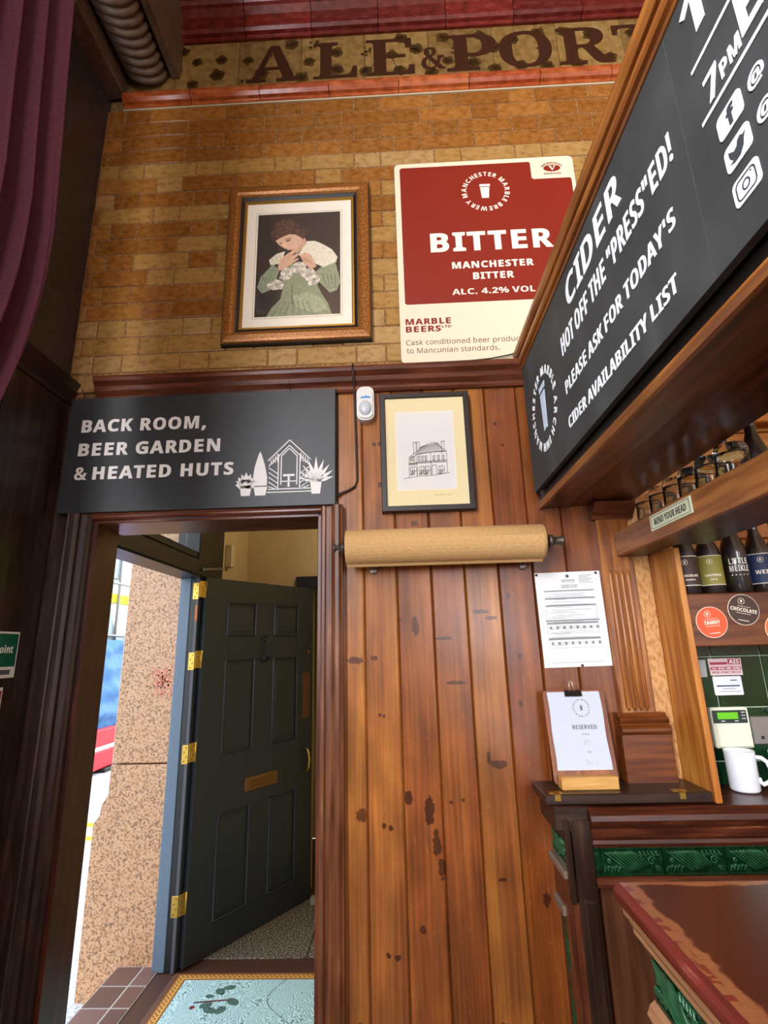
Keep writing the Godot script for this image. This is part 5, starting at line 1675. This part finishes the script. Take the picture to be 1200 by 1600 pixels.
	fill(im, V([0.34, 0.255, 0.41, 0.245, 0.41, 0.252, 0.34, 0.263]), c8("5a4030"), n)
	# hair
	fill(im, V([0.16, 0.2, 0.2, 0.1, 0.3, 0.05, 0.42, 0.06, 0.5, 0.12, 0.53, 0.2, 0.58, 0.22, 0.56, 0.27, 0.51, 0.24, 0.46, 0.215, 0.38, 0.21, 0.3, 0.235, 0.22, 0.27, 0.18, 0.27]), c8("54382a"), n, 0.4)
	fill(im, V([0.51, 0.16, 0.58, 0.14, 0.61, 0.19, 0.56, 0.23]), c8("4a3226"), n, 0.3)
	# frills
	for k in 75:
		var a := k * 2.4
		var p: Vector2 = [Vector2(0.36, 0.6), Vector2(0.24, 0.7), Vector2(0.68, 0.66), Vector2(0.5, 0.54), Vector2(0.62, 0.6)][k % 5] + Vector2(cos(a), sin(a) * 0.6) * (0.03 + 0.05 * fposmod(k * 0.37, 1.0))
		var pts := []
		for j in 16: pts.append(p + Vector2(cos(TAU * j / 16), sin(TAU * j / 16) * 0.7) * (0.032 if j % 2 else 0.027))
		fill(im, pts, c8("e4dcc8").darkened(0.12 * (k % 3)), n, 0.1)
	# hands
	fill(im, V([0.26, 0.54, 0.28, 0.46, 0.36, 0.41, 0.46, 0.36, 0.49, 0.37, 0.42, 0.43, 0.5, 0.4, 0.51, 0.42, 0.44, 0.47, 0.5, 0.45, 0.5, 0.47, 0.42, 0.51, 0.34, 0.55, 0.28, 0.57]), c8("d4aa8c"), n, 0.06)
	fill(im, V([0.52, 0.43, 0.58, 0.4, 0.64, 0.42, 0.69, 0.48, 0.72, 0.54, 0.66, 0.57, 0.6, 0.53, 0.56, 0.49]), c8("d4aa8c"), n, 0.06)
	for k in 4:
		fill(im, V([0.54 + k * 0.03, 0.44 + k * 0.012, 0.545 + k * 0.03, 0.435 + k * 0.012, 0.6 + k * 0.025, 0.49 + k * 0.01, 0.595 + k * 0.025, 0.495 + k * 0.01]), c8("b08468"), n)
	st = S()
	for q in [[-0.525, 2.826, 0, 1], [-0.525, 3.299, 0, 0], [-0.196, 3.299, 1, 0], [-0.525, 2.826, 0, 1], [-0.196, 3.299, 1, 0], [-0.196, 2.826, 1, 1]]:
		st.set_uv(Vector2(q[2], q[3])); st.add_vertex(Vector3(q[0], q[1], 0.0176))
	var pm := img_mat(im, 0.9)
	pm.metallic_specular = 0.15
	obj("print", st, pm, t)
	st = S()
	box(st, Vector3(-0.575, 2.776, 0.0185), Vector3(-0.147, 3.357, 0.0195))
	obj("pane", st, M.glass, t)
	settle(t, Vector3(-0.361, 2.706, 0.02))
	t.rotation.x = 0.0

func beer_board():
	var t := thing("beer_board", "red and cream printed beer board with a pint glass emblem", "poster")
	var st := S()
	var fr := Transform3D(Basis.IDENTITY, Vector3(0, 0, 0.012))
	cut(st, rounded(0.722, 0.914, 0.02), fr, 0.008, Vector2(0.388, 3.058))
	obj("board", st, mat(c8("dcd4b6"), 0.4), t)
	fr.origin.z = 0.02
	var red := mat(c8("801f10"), 0.36)
	st = S()
	cut(st, V([0.056, 2.849, 0.728, 2.849, 0.734, 2.855, 0.734, 3.4, 0.728, 3.406, 0.585, 3.406, 0.577, 3.414, 0.577, 3.488, 0.571, 3.494, 0.056, 3.494, 0.049, 3.487, 0.049, 2.856]), fr, 0.0005)
	obj("red_print", st, red, t)
	st = S()
	write(st, "MARBLE", fr, 0.048, 0.216, 2.762, 0.025, heavy, 0.0, 0.0006)
	write(st, "BEERS", fr, 0.048, 0.178, 2.73, 0.025, heavy, 0.0, 0.0006)
	write(st, "LTD", fr, 0.182, 0.216, 2.744, 0.011, sans_bold, 0.0, 0.0006)
	obj("red_lettering", st, red, t, false)
	st = S()
	write(st, "Cask conditioned beer produced", fr, 0.047, 0.495, 2.676, 0.021, sans, 0.0, 0.0006)
	write(st, "to Mancunian standards.", fr, 0.048, 0.388, 2.642, 0.021, sans, 0.0, 0.0006)
	obj("brown_lettering", st, mat(c8("7a4a3c"), 0.5), t, false)
	# the vegetarian mark
	st = S()
	cut(st, disc_pts(0.017, 24, 2.0), fr, 0.0006, Vector2(0.662, 3.457))
	write_ring(st, "VEGETARIAN SOCIETY", fr, Vector2(0.662, 3.43), 0.05, 0.008, sans_bold, -0.14, 0.14, 0.0006)
	write(st, "APPROVED", fr, 0.627, 0.697, 3.425, 0.009, sans_bold, 0.0, 0.0006)
	obj("red_mark", st, red, t)
	st = S()
	var g := Transform3D(Basis.IDENTITY, Vector3(0, 0, 0.0206))
	write(st, "V", g, 0.648, 0.678, 3.447, 0.021, serif_bold, 0.0, 0.0005)
	obj("mark_letter", st, M.cream, t, false)
	g.origin.z = 0.0205
	st = S()
	write(st, "BITTER", g, 0.157, 0.631, 3.078, 0.088, heavy, 0.0, 0.0006)
	write(st, "MANCHESTER", g, 0.235, 0.546, 2.999, 0.03, heavy, 0.0, 0.0006)
	write(st, "BITTER", g, 0.312, 0.467, 2.948, 0.03, heavy, 0.0, 0.0006)
	write(st, "ALC. 4.2% VOL.", g, 0.229, 0.553, 2.883, 0.025, sans_bold, 0.0, 0.0006)
	obj("cream_lettering", st, M.cream, t, false)
	st = S()
	write_ring(st, "MANCHESTER MARBLE BREWERY ", g, Vector2(0.389, 3.358), 0.076, 0.02, sans_bold, -0.31, 0.69, 0.0006)
	obj("emblem_ring", st, M.cream, t, false)
	st = S()
	cut(st, V([0.372, 3.325, 0.4, 3.325, 0.405, 3.378, 0.368, 3.378]), g, 0.0006)
	cut(st, V([0.366, 3.382, 0.408, 3.382, 0.408, 3.393, 0.366, 3.393]), g, 0.0006)
	obj("emblem_glass", st, M.cream, t)
	settle(t, Vector3(0.388, 2.601, 0.012))

func line_on(im: Image, a: Vector2, b: Vector2, c: Color, wob: float):
	var w := im.get_width()
	var h := im.get_height()
	var n := int(maxf(absf(a.x - b.x) * w, absf(a.y - b.y) * h)) * 2 + 1
	for i in n + 1:
		var p := a.lerp(b, float(i) / n) + Vector2(rng.randf_range(-wob, wob), rng.randf_range(-wob, wob))
		var ix := clampi(int(p.x * w), 0, w - 2)
		var iy := clampi(int(p.y * h), 0, h - 2)
		im.set_pixel(ix, iy, c)
		im.set_pixel(ix + 1, iy, im.get_pixel(ix + 1, iy).lerp(c, 0.6))
		im.set_pixel(ix, iy + 1, im.get_pixel(ix, iy + 1).lerp(c, 0.6))

func sketch():
	var t := thing("framed_sketch", "black framed ink sketch of a corner pub on cream mount", "picture")
	frame_sides(t, -0.057, 0.258, 2.043, 2.478, [Vector2(0, 0.0), Vector2(0, 0.03), Vector2(0.002, 0.032), Vector2(0.017, 0.032), Vector2(0.019, 0.03), Vector2(0.019, 0.0)], [mat(c8("231c18"), 0.4)])
	var st := S()
	box(st, Vector3(-0.04, 2.06, 0.004), Vector3(0.241, 2.461, 0.024))
	box(st, Vector3(-0.04, 2.06, 0.0), Vector3(0.241, 2.461, 0.004))
	obj("mount", st, mat(c8("e2d4a4"), 0.8), t)
	st = S()
	box(st, Vector3(-0.003, 2.1165, 0.0235), Vector3(0.201, 2.4065, 0.0246), 0.0005)
	obj("bevel", st, M.cream, t)
	var im := Image.create(400, 574, false, Image.FORMAT_RGB8)
	im.fill(c8("dcdad4"))
	var k := c8("322c28")
	var L := func(pts: Array, times := 2):
		for i in range(0, pts.size() - 2, 2):
			for j in times: line_on(im, Vector2(pts[i], pts[i + 1]), Vector2(pts[i + 2], pts[i + 3]), k, 0.0022)
	L.call([0.1, 0.86, 0.35, 0.835, 0.6, 0.83, 0.9, 0.8])
	L.call([0.2, 0.84, 0.2, 0.62, 0.34, 0.56, 0.34, 0.84]); L.call([0.34, 0.56, 0.4, 0.545, 0.58, 0.53, 0.86, 0.53, 0.86, 0.8]); L.call([0.58, 0.53, 0.58, 0.83]); L.call([0.2, 0.6, 0.42, 0.46, 0.64, 0.4, 0.86, 0.52, 0.58, 0.53, 0.34, 0.56])
	L.call([0.2, 0.67, 0.34, 0.655, 0.58, 0.645, 0.86, 0.64], 3); L.call([0.2, 0.685, 0.34, 0.672, 0.58, 0.662, 0.86, 0.655], 3)
	for x in [0.29, 0.35, 0.78]: L.call([x, 0.56, x, 0.4, x + 0.045, 0.395, x + 0.045, 0.5], 3)
	for x in [0.78, 0.29]: L.call([x - 0.01, 0.4, x + 0.06, 0.395], 5)
	for x in [0.22, 0.27, 0.36, 0.42, 0.48, 0.62, 0.7, 0.78]:
		L.call([x, 0.64, x, 0.58, x + 0.035, 0.575, x + 0.035, 0.635, x, 0.64]); L.call([x + 0.017, 0.58, x + 0.017, 0.64])
	for x in [0.22, 0.37, 0.46, 0.7]:
		L.call([x, 0.82, x, 0.73, x + 0.03, 0.71, x + 0.09, 0.71, x + 0.11, 0.73, x + 0.11, 0.82]); L.call([x + 0.035, 0.72, x + 0.035, 0.82]); L.call([x + 0.07, 0.72, x + 0.07, 0.82]); L.call([x, 0.765, x + 0.11, 0.76])
		for j in 5: L.call([x + 0.01 * j, 0.82, x + 0.03 + 0.015 * j, 0.77], 1)
	L.call([0.6, 0.82, 0.6, 0.7, 0.67, 0.7, 0.67, 0.82], 4)
	for j in 26: L.call([0.3 + j * 0.021, 0.555 - 0.001 * j, 0.44 + j * 0.011, 0.455 - 0.002 * j], 1)
	for j in 12: L.call([0.2 + j * 0.012, 0.66, 0.2 + j * 0.012, 0.69], 1)
	for j in 30: L.call([0.35 + j * 0.017, 0.65, 0.355 + j * 0.017, 0.67], 1)
	st = S()
	for q in [[0.0, 2.119, 0, 1], [0.0, 2.404, 0, 0], [0.198, 2.404, 1, 0], [0.0, 2.119, 0, 1], [0.198, 2.404, 1, 0], [0.198, 2.119, 1, 1]]:
		st.set_uv(Vector2(q[2], q[3])); st.add_vertex(Vector3(q[0], q[1], 0.0249))
	obj("print", st, img_mat(im, 0.8), t)
	st = S()
	var fr := Transform3D(Basis.IDENTITY, Vector3(0, 0, 0.024))
	var sg := V([0.12, 2.096, 0.127, 2.101, 0.13, 2.093, 0.136, 2.1, 0.142, 2.094, 0.147, 2.104, 0.15, 2.094, 0.158, 2.1, 0.164, 2.095, 0.17, 2.103, 0.173, 2.094, 0.182, 2.099])
	for i in sg.size() - 1: stroke(st, sg[i], sg[i + 1], 0.0009, fr, 0.0004)
	obj("signature", st, mat(c8("8a8060"), 0.8), t)
	st = S()
	box(st, Vector3(-0.04, 2.06, 0.0265), Vector3(0.241, 2.461, 0.0275))
	obj("pane", st, M.glass, t)
	settle(t, Vector3(0.1, 2.043, 0.0))

func small_wall_things():
	# motion sensor
	var t := thing("motion_sensor", "white motion sensor on the boards beside the charcoal sign", "sensor")
	var st := S(true)
	st.set_smooth_group(-1)
	extrude(st, rounded(0.062, 0.13, 0.024, 6), Vector3(-0.107, 2.445, 0.0), Vector3(1, 0, 0), Vector3(0, 1, 0), Vector3(0, 0, 0.03))
	extrude(st, rounded(0.052, 0.118, 0.02, 6), Vector3(-0.107, 2.445, 0.03), Vector3(1, 0, 0), Vector3(0, 1, 0), Vector3(0, 0, 0.006))
	obj("case", st, mat(c8("dcdad2"), 0.4), t)
	st = S(true)
	lathe(st, [Vector2(0.023, 0.0), Vector2(0.021, 0.006), Vector2(0.014, 0.011), Vector2(0.0, 0.013)], Transform3D(Basis(Vector3.RIGHT, PI / 2).scaled(Vector3(1, 1.25, 1)), Vector3(-0.107, 2.424, 0.035)), 20)
	obj("lens", st, mat(c8("c8ccd0"), 0.2), t)
	st = S()
	cut(st, V([-0.128, 2.462, -0.086, 2.462, -0.092, 2.47, -0.1, 2.468, -0.104, 2.474, -0.112, 2.468, -0.118, 2.47]), Transform3D(Basis.IDENTITY, Vector3(0, 0, 0.036)), 0.0004)
	obj("logo", st, mat(c8("3c8cc8"), 0.5), t)
	settle(t, Vector3(-0.107, 2.38, 0.0))
	# cables
	st = S(true)
	tube(st, [Vector3(-0.149, 2.592, 0.047), Vector3(-0.148, 2.56, 0.05), Vector3(-0.147, 2.53, 0.034), Vector3(-0.147, 2.5, 0.012), Vector3(-0.146, 2.4, 0.005), Vector3(-0.143, 2.28, 0.005), Vector3(-0.141, 2.165, 0.005), Vector3(-0.15, 2.142, 0.006), Vector3(-0.175, 2.128, 0.009), Vector3(-0.2, 2.118, 0.012), Vector3(-0.207, 2.108, 0.012)], 0.004, 8)
	tag(obj("cable", st, mat(c8("2a1e18"), 0.5)), "dark cable running down the boards beside the motion sensor", "cable")
	st = S(true)
	tube(st, [Vector3(0.13, 2.595, 0.028), Vector3(0.2, 2.596, 0.03), Vector3(0.28, 2.597, 0.03), Vector3(0.35, 2.602, 0.03), Vector3(0.42, 2.614, 0.03), Vector3(0.47, 2.632, 0.03)], 0.0025, 6)
	tag(obj("cable", st, mat(c8("1c2018"), 0.5)), "thin dark wire across the bottom of the beer board", "cable")
	# kraft paper roll on its rod
	var r := thing("paper_roll", "brown kraft paper roll on a wall-mounted rod", "paper roll")
	var kraft := tri_mat(noise(161, 0.08, [c8("b88e58"), c8("c49a62"), c8("cea46c")], [0.0, 0.5, 1.0], 256), Vector3(3, 6, 6), 0.8)
	st = S(true)
	lathe(st, [Vector2(0.018, 0.0), Vector2(0.054, 0.0), Vector2(0.055, 0.001), Vector2(0.055, 0.621), Vector2(0.054, 0.622), Vector2(0.018, 0.622)], turned(Vector3(-0.172, 1.914, 0.088), Vector3(1, 0, 0)), 40)
	obj("roll", st, kraft, r)
	st = S()
	# loose end hanging off the front of the roll
	var pr := []
	for k in 9:
		var a := -0.2 + k * 0.2
		pr.append(Vector2(0.088 + 0.0565 * cos(a), 1.914 - 0.0565 * sin(a)))
	var outer := []
	for k in range(8, -1, -1):
		var a := -0.2 + k * 0.2
		outer.append(Vector2(0.088 + 0.0575 * cos(a), 1.914 - 0.0575 * sin(a)))
	pr.append(Vector2(0.09, 1.8505))
	pr.append(Vector2(0.0905, 1.8495))
	extrude(st, pr + outer, Vector3(-0.17, 0, 0), Vector3(0, 0, 1), Vector3(0, 1, 0), Vector3(0.612, 0, 0))
	obj("loose_end", st, kraft, r)
	st = S(true)
	var rod := turned(Vector3(-0.214, 1.914, 0.088), Vector3(1, 0, 0))
	lathe(st, [Vector2(0, 0), Vector2(0.013, 0.001), Vector2(0.015, 0.006), Vector2(0.008, 0.01), Vector2(0.008, 0.016), Vector2(0.013, 0.018), Vector2(0.013, 0.026), Vector2(0.017, 0.028), Vector2(0.017, 0.036), Vector2(0.01, 0.038), Vector2(0.01, 0.68), Vector2(0.02, 0.682), Vector2(0.02, 0.694), Vector2(0.013, 0.696), Vector2(0.013, 0.71), Vector2(0.014, 0.712), Vector2(0.013, 0.718), Vector2(0.016, 0.722), Vector2(0.016, 0.73), Vector2(0, 0.732)], rod, 16)
	obj("rod", st, mat(c8("5a5048"), 0.45, 0.7), r)
	for x in [-0.09, 0.4]:
		st = S(true)
		for y in [1.977, 1.85]:
			lathe(st, [Vector2(0, 0.012), Vector2(0.011, 0.011), Vector2(0.0135, 0.008), Vector2(0.0135, 0.0)], Transform3D(Basis(Vector3.RIGHT, PI / 2), Vector3(x, y, 0.0)), 14)
		st.set_smooth_group(-1)
		box(st, Vector3(x - 0.012, 1.85, 0.0), Vector3(x + 0.012, 1.977, 0.006), 0.002)
		box(st, Vector3(x - 0.006, 1.908, 0.0), Vector3(x + 0.006, 1.92, 0.088), 0.002)
		obj("bracket", st, M.steel, r)
	settle(r, Vector3(0.14, 1.85, 0.05))
	# premises licence
	var l := thing("licence_paper", "white printed licence sheet pinned up beside the pilaster", "paper")
	var fr := Transform3D(Basis(Vector3(0, 0, 1), 0.012), Vector3(0.5415, 1.678, 0.002))
	st = S()
	cut(st, V([-0.105, -0.1485, 0.105, -0.1485, 0.105, 0.1485, -0.105, 0.1485]), fr, 0.0006)
	obj("sheet", st, M.paper, l)
	fr.origin.z = 0.0026
	st = S()
	var gray := mat(c8("8a8c8e"), 0.8)
	for b in [[-0.08, 0.08, 0.088, 0.004], [-0.08, 0.08, 0.064, 0.005], [-0.08, 0.08, 0.041, 0.005], [-0.085, 0.085, -0.006, 0.005], [-0.082, 0.08, -0.014, 0.006], [-0.082, 0.08, -0.062, 0.007]]:
		stroke(st, Vector2(b[0], b[2]), Vector2(b[1], b[2]), b[3], fr, 0.0002)
	for i in 40:
		var y := 0.082 - i * 0.0042
		if (y < 0.061 and y > 0.056) or y < -0.085: continue
		var x0 := -0.07 + 0.01 * (i % 3)
		var w := rng.randf_range(0.03, 0.13)
		if i % 4 == 0: continue
		stroke(st, Vector2(x0, y), Vector2(minf(x0 + w, 0.08), y), 0.0011, fr, 0.0003)
	for j in 8:
		for y in [-0.028, -0.076]:
			stroke(st, Vector2(-0.075 + j * 0.021, y), Vector2(-0.075 + j * 0.021 + 0.008, y), 0.009, fr, 0.0003)
	for i in 7: stroke(st, Vector2(0.036, 0.137 - i * 0.004), Vector2(0.08 - 0.006 * (i % 3), 0.137 - i * 0.004), 0.0013, fr, 0.0003)
	stroke(st, Vector2(-0.08, -0.135), Vector2(0.085, -0.134), 0.0012, fr, 0.0003)
	for q in [[-0.082, -0.014, -0.082, -0.045], [0.08, -0.014, 0.08, -0.045], [-0.082, -0.045, 0.08, -0.045], [-0.08, 0.041, -0.08, 0.0], [0.08, 0.041, 0.08, 0.0], [-0.08, 0.0, 0.08, 0.0], [-0.082, -0.062, -0.082, -0.09], [0.08, -0.062, 0.08, -0.09], [-0.082, -0.09, 0.08, -0.09]]:
		stroke(st, Vector2(q[0], q[1]), Vector2(q[2], q[3]), 0.0008, fr, 0.0003)
	obj("ruled_print", st, gray, l)
	st = S()
	cut(st, disc_pts(0.0055, 12), fr, 0.0003, Vector2(0.0, 0.135))
	write(st, "MANCHESTER", fr, -0.02, 0.022, 0.118, 0.006, serif_bold, 0.0, 0.0003)
	write(st, "CITY COUNCIL", fr, -0.02, 0.022, 0.113, 0.003, sans, 0.0, 0.0003)
	write(st, "LICENSING ACT 2003", fr, -0.024, 0.03, 0.103, 0.004, sans_bold, 0.0, 0.0003)
	write(st, "PREMISES LICENCE", fr, -0.022, 0.028, 0.097, 0.004, sans_bold, 0.0, 0.0003)
	obj("lettering", st, M.ink, l)
	for p in [Vector2(-0.099, 0.142), Vector2(0.093, 0.142), Vector2(0.012, -0.145)]:
		st = S(true)
		lathe(st, [Vector2(0.0045, 0.0), Vector2(0.004, 0.002), Vector2(0, 0.003)], Transform3D(fr.basis * Basis(Vector3.RIGHT, PI / 2), fr * Vector3(p.x, p.y, 0.0)), 12)
		obj("drawing_pin", st, mat(c8("4a3a2a"), 0.4, 0.5), l)
	settle(l, Vector3(0.5415, 1.53, 0.0))

func clipboard():
	var t := thing("clipboard_stand", "reserved notice on a wooden clipboard in a pale block foot", "clipboard")
	# leaning plane: origin at the foot, y up the board
	var lean := 0.16
	var bs := Basis(Vector3.RIGHT, -lean)
	var fr := Transform3D(bs, Vector3(0.502, 1.218, 0.088))
	var st := S()
	extrude(st, rounded(0.18, 0.25, 0.01), fr * Vector3(0, 0.125, -0.004), bs.x, bs.y, bs.z * 0.004)
	obj("board", st, tri_mat(grain, ALONG_Y, 0.4, c8("e0c8b8")), t)
	st = S()
	var w := []
	for k in 9: w.append(Vector2(-0.077 + 0.001 * sin(k * 1.3), 0.035 + k * 0.0263))
	for k in range(8, -1, -1): w.append(Vector2(0.077 + 0.0015 * sin(k * 1.1 + 1.0), 0.035 + k * 0.0263))
	cut(st, w, fr, 0.0006, Vector2.ZERO, 0.0005)
	obj("sheet", st, mat(c8("c2c8d2"), 0.7), t)
	var ink := mat(c8("5c6268"), 0.8)
	var g := Transform3D(bs, fr * Vector3(0, 0, 0.0011))
	st = S()
	write(st, "RESERVED", g, -0.017, 0.053, 0.142, 0.0115, sans_bold, 0.0, 0.0003)
	write(st, "From", g, 0.008, 0.027, 0.126, 0.0055, sans, 0.0, 0.0003)
	write(st, "for", g, 0.016, 0.028, 0.079, 0.006, sans, 0.0, 0.0003)
	write_ring(st, "MANCHESTER MARBLE ARCH INN ", g, Vector2(0.017, 0.2), 0.021, 0.0045, sans_bold, -0.4, 0.6, 0.0003)
	obj("printed_lettering", st, ink, t, false)
	st = S()
	cut(st, V([0.0145, 0.193, 0.0195, 0.193, 0.0205, 0.204, 0.0135, 0.204]), g, 0.0003)
	cut(st, V([0.013, 0.205, 0.021, 0.205, 0.021, 0.207, 0.013, 0.207]), g, 0.0003)
	obj("emblem_glass", st, ink, t)
	st = S()
	for s in [V([0.01, 0.1, 0.012, 0.113, 0.016, 0.113, 0.015, 0.107, 0.011, 0.106, 0.017, 0.1]), V([0.02, 0.106, 0.02, 0.114, 0.021, 0.11, 0.025, 0.11, 0.025, 0.106]), V([0.006, 0.047, 0.008, 0.062, 0.014, 0.049, 0.016, 0.06]), V([0.018, 0.05, 0.021, 0.054, 0.024, 0.05, 0.028, 0.054, 0.031, 0.05]), V([0.038, 0.06, 0.037, 0.049, 0.043, 0.05])]:
		for i in s.size() - 1: stroke(st, s[i], s[i + 1], 0.0008, g, 0.0003)
	obj("handwriting", st, mat(c8("98a0a8"), 0.8), t)
	# bulldog clip
	st = S()
	extrude(st, [Vector2(-0.006, 0.0), Vector2(0.004, 0.0), Vector2(0.005, 0.003), Vector2(0.001, 0.018), Vector2(-0.006, 0.018)], fr * Vector3(-0.026, 0.232, 0.002), bs.z, bs.y, bs.x * 0.05)
	obj("clip", st, mat(c8("2c2420"), 0.35, 0.5), t)
	st = S(true)
	tube(st, [fr * Vector3(-0.009, 0.248, 0.004), fr * Vector3(-0.01, 0.266, 0.006), fr * Vector3(-0.006, 0.275, 0.006), fr * Vector3(0.0, 0.272, 0.006), fr * Vector3(0.001, 0.264, 0.006), fr * Vector3(0.005, 0.248, 0.004)], 0.0016, 8)
	obj("wire_handle", st, mat(c8("d8d0b8"), 0.3, 0.8), t)
	st = S()
	box(st, Vector3(0.424, 1.2095, 0.078), Vector3(0.58, 1.242, 0.118), 0.002)
	obj("foot", st, tri_mat(noise(171, 0.02, [c8("b07a3c"), c8("c8944c"), c8("d6a660")], [0.0, 0.5, 1.0], 256), Vector3(0.8, 8, 8), 0.5), t)
	settle(t, Vector3(0.502, 1.2095, 0.09))

func left_side():
	# dark panelling on the side wall
	var p := thing("wall_side_panelling", "near-black panelling on the side wall under the curtain", "panelling", Vector3(-1.22, 0, 0), "", "structure")
	for r in [[0.0, 0.3, 0.0, 2.52], [0.3, 0.78, 0.0, 2.52]]:
		var st := S()
		box(st, Vector3(0.0, r[2], r[0] + 0.002), Vector3(0.014, r[3], r[1] - 0.002), 0.003)
		obj("panel", st, M.dark_y, p)
	var st := S()
	extrude(st, [Vector2(0, 0.0), Vector2(0.02, 0.0), Vector2(0.026, 0.02), Vector2(0.036, 0.05), Vector2(0.05, 0.08), Vector2(0.0, 0.09)], Vector3(0, 2.5, 0.0), Vector3(1, 0, 0), Vector3(0, 1, 0), Vector3(0, 0, 0.8))
	obj("rail_moulding", st, M.dark_z, p)
	# safety signs: text runs away from the viewer, facing +x
	var bs := Basis(Vector3(0, 0, -1), Vector3(0, 1, 0), Vector3(1, 0, 0))
	var g := thing("safety_sign", "green first aid point style sign on the dark side panelling", "sign")
	st = S()
	box(st, Vector3(-1.206, 1.542, 0.078), Vector3(-1.203, 1.678, 0.33), 0.001)
	obj("plate", st, M.white, g)
	st = S()
	box(st, Vector3(-1.2035, 1.575, 0.084), Vector3(-1.2025, 1.672, 0.324))
	obj("green_field", st, mat(c8("0c5c40"), 0.4), g)
	st = S()
	write(st, "point", Transform3D(bs, Vector3(-1.2025, 0, 0)), -0.17, -0.1, 1.615, 0.022, sans_bold, 0.0, 0.0006)
	obj("lettering", st, M.white, g, false)
	st = S()
	box(st, Vector3(-1.2031, 1.552, 0.1), Vector3(-1.2025, 1.566, 0.2))
	obj("small_print", st, M.ink, g)
	settle(g, Vector3(-1.204, 1.542, 0.2))
	var r := thing("safety_sign", "red notice below the green sign on the dark panelling", "sign")
	st = S()
	box(st, Vector3(-1.206, 1.36, 0.115), Vector3(-1.203, 1.516, 0.3), 0.001)
	obj("plate", st, M.white, r)
	st = S()
	box(st, Vector3(-1.2035, 1.37, 0.12), Vector3(-1.2025, 1.506, 0.295))
	obj("red_field", st, mat(c8("9c1c1c"), 0.4), r)
	settle(r, Vector3(-1.204, 1.36, 0.2))
	# heavy curtain, gathered in folds and drawn back towards the window
	var c := thing("curtain", "heavy burgundy curtain hanging in deep folds from the ceiling beam", "curtain")
	st = S(true)
	var N := 260
	var K := 40
	var pt := func(i: int, j: int) -> Vector3:
		var v := float(j) / K
		var y := lerpf(3.92, 0.9, v)
		var pull := 0.0
		pull = 0.1 * maxf(0.0, y - 2.85)
		if y < 2.7: pull = minf(0.4, 0.3 * (2.7 - y) * (2.7 - y) + 0.04 * (2.7 - y))
		var z0 := 0.42 + pull
		var u := float(i) / N
		var z := lerpf(z0, 2.25, u)  # curtain lengthened out of view to shade the left of the brick wall
		var ph := u * TAU * 17.0
		return Vector3(-1.05 + 0.036 * sin(ph + 0.4 * sin(v * 3.0)) + 0.012 * sin(ph * 2.3 + v * 5.0), y, z + 0.012 * cos(ph))
	for i in N:
		for j in K:
			var a: Vector3 = pt.call(i, j)
			var b: Vector3 = pt.call(i + 1, j)
			var d: Vector3 = pt.call(i + 1, j + 1)
			var e: Vector3 = pt.call(i, j + 1)
			tri(st, a, b, d); tri(st, a, d, e)
	var cm := tri_mat(noise(181, 0.1, [c8("582c3c"), c8("663446"), c8("723e50")], [0.0, 0.5, 1.0], 256), Vector3(4, 4, 4), 0.9)
	cm.cull_mode = BaseMaterial3D.CULL_DISABLED
	obj("cloth", st, cm, c)
	st = S(true)
	tube(st, [Vector3(-1.05, 3.935, 0.56), Vector3(-1.05, 3.935, 2.4)], 0.014, 10)
	obj("rod", st, M.bronze, c)
	settle(c, Vector3(-1.12, 0.9, 0.8))
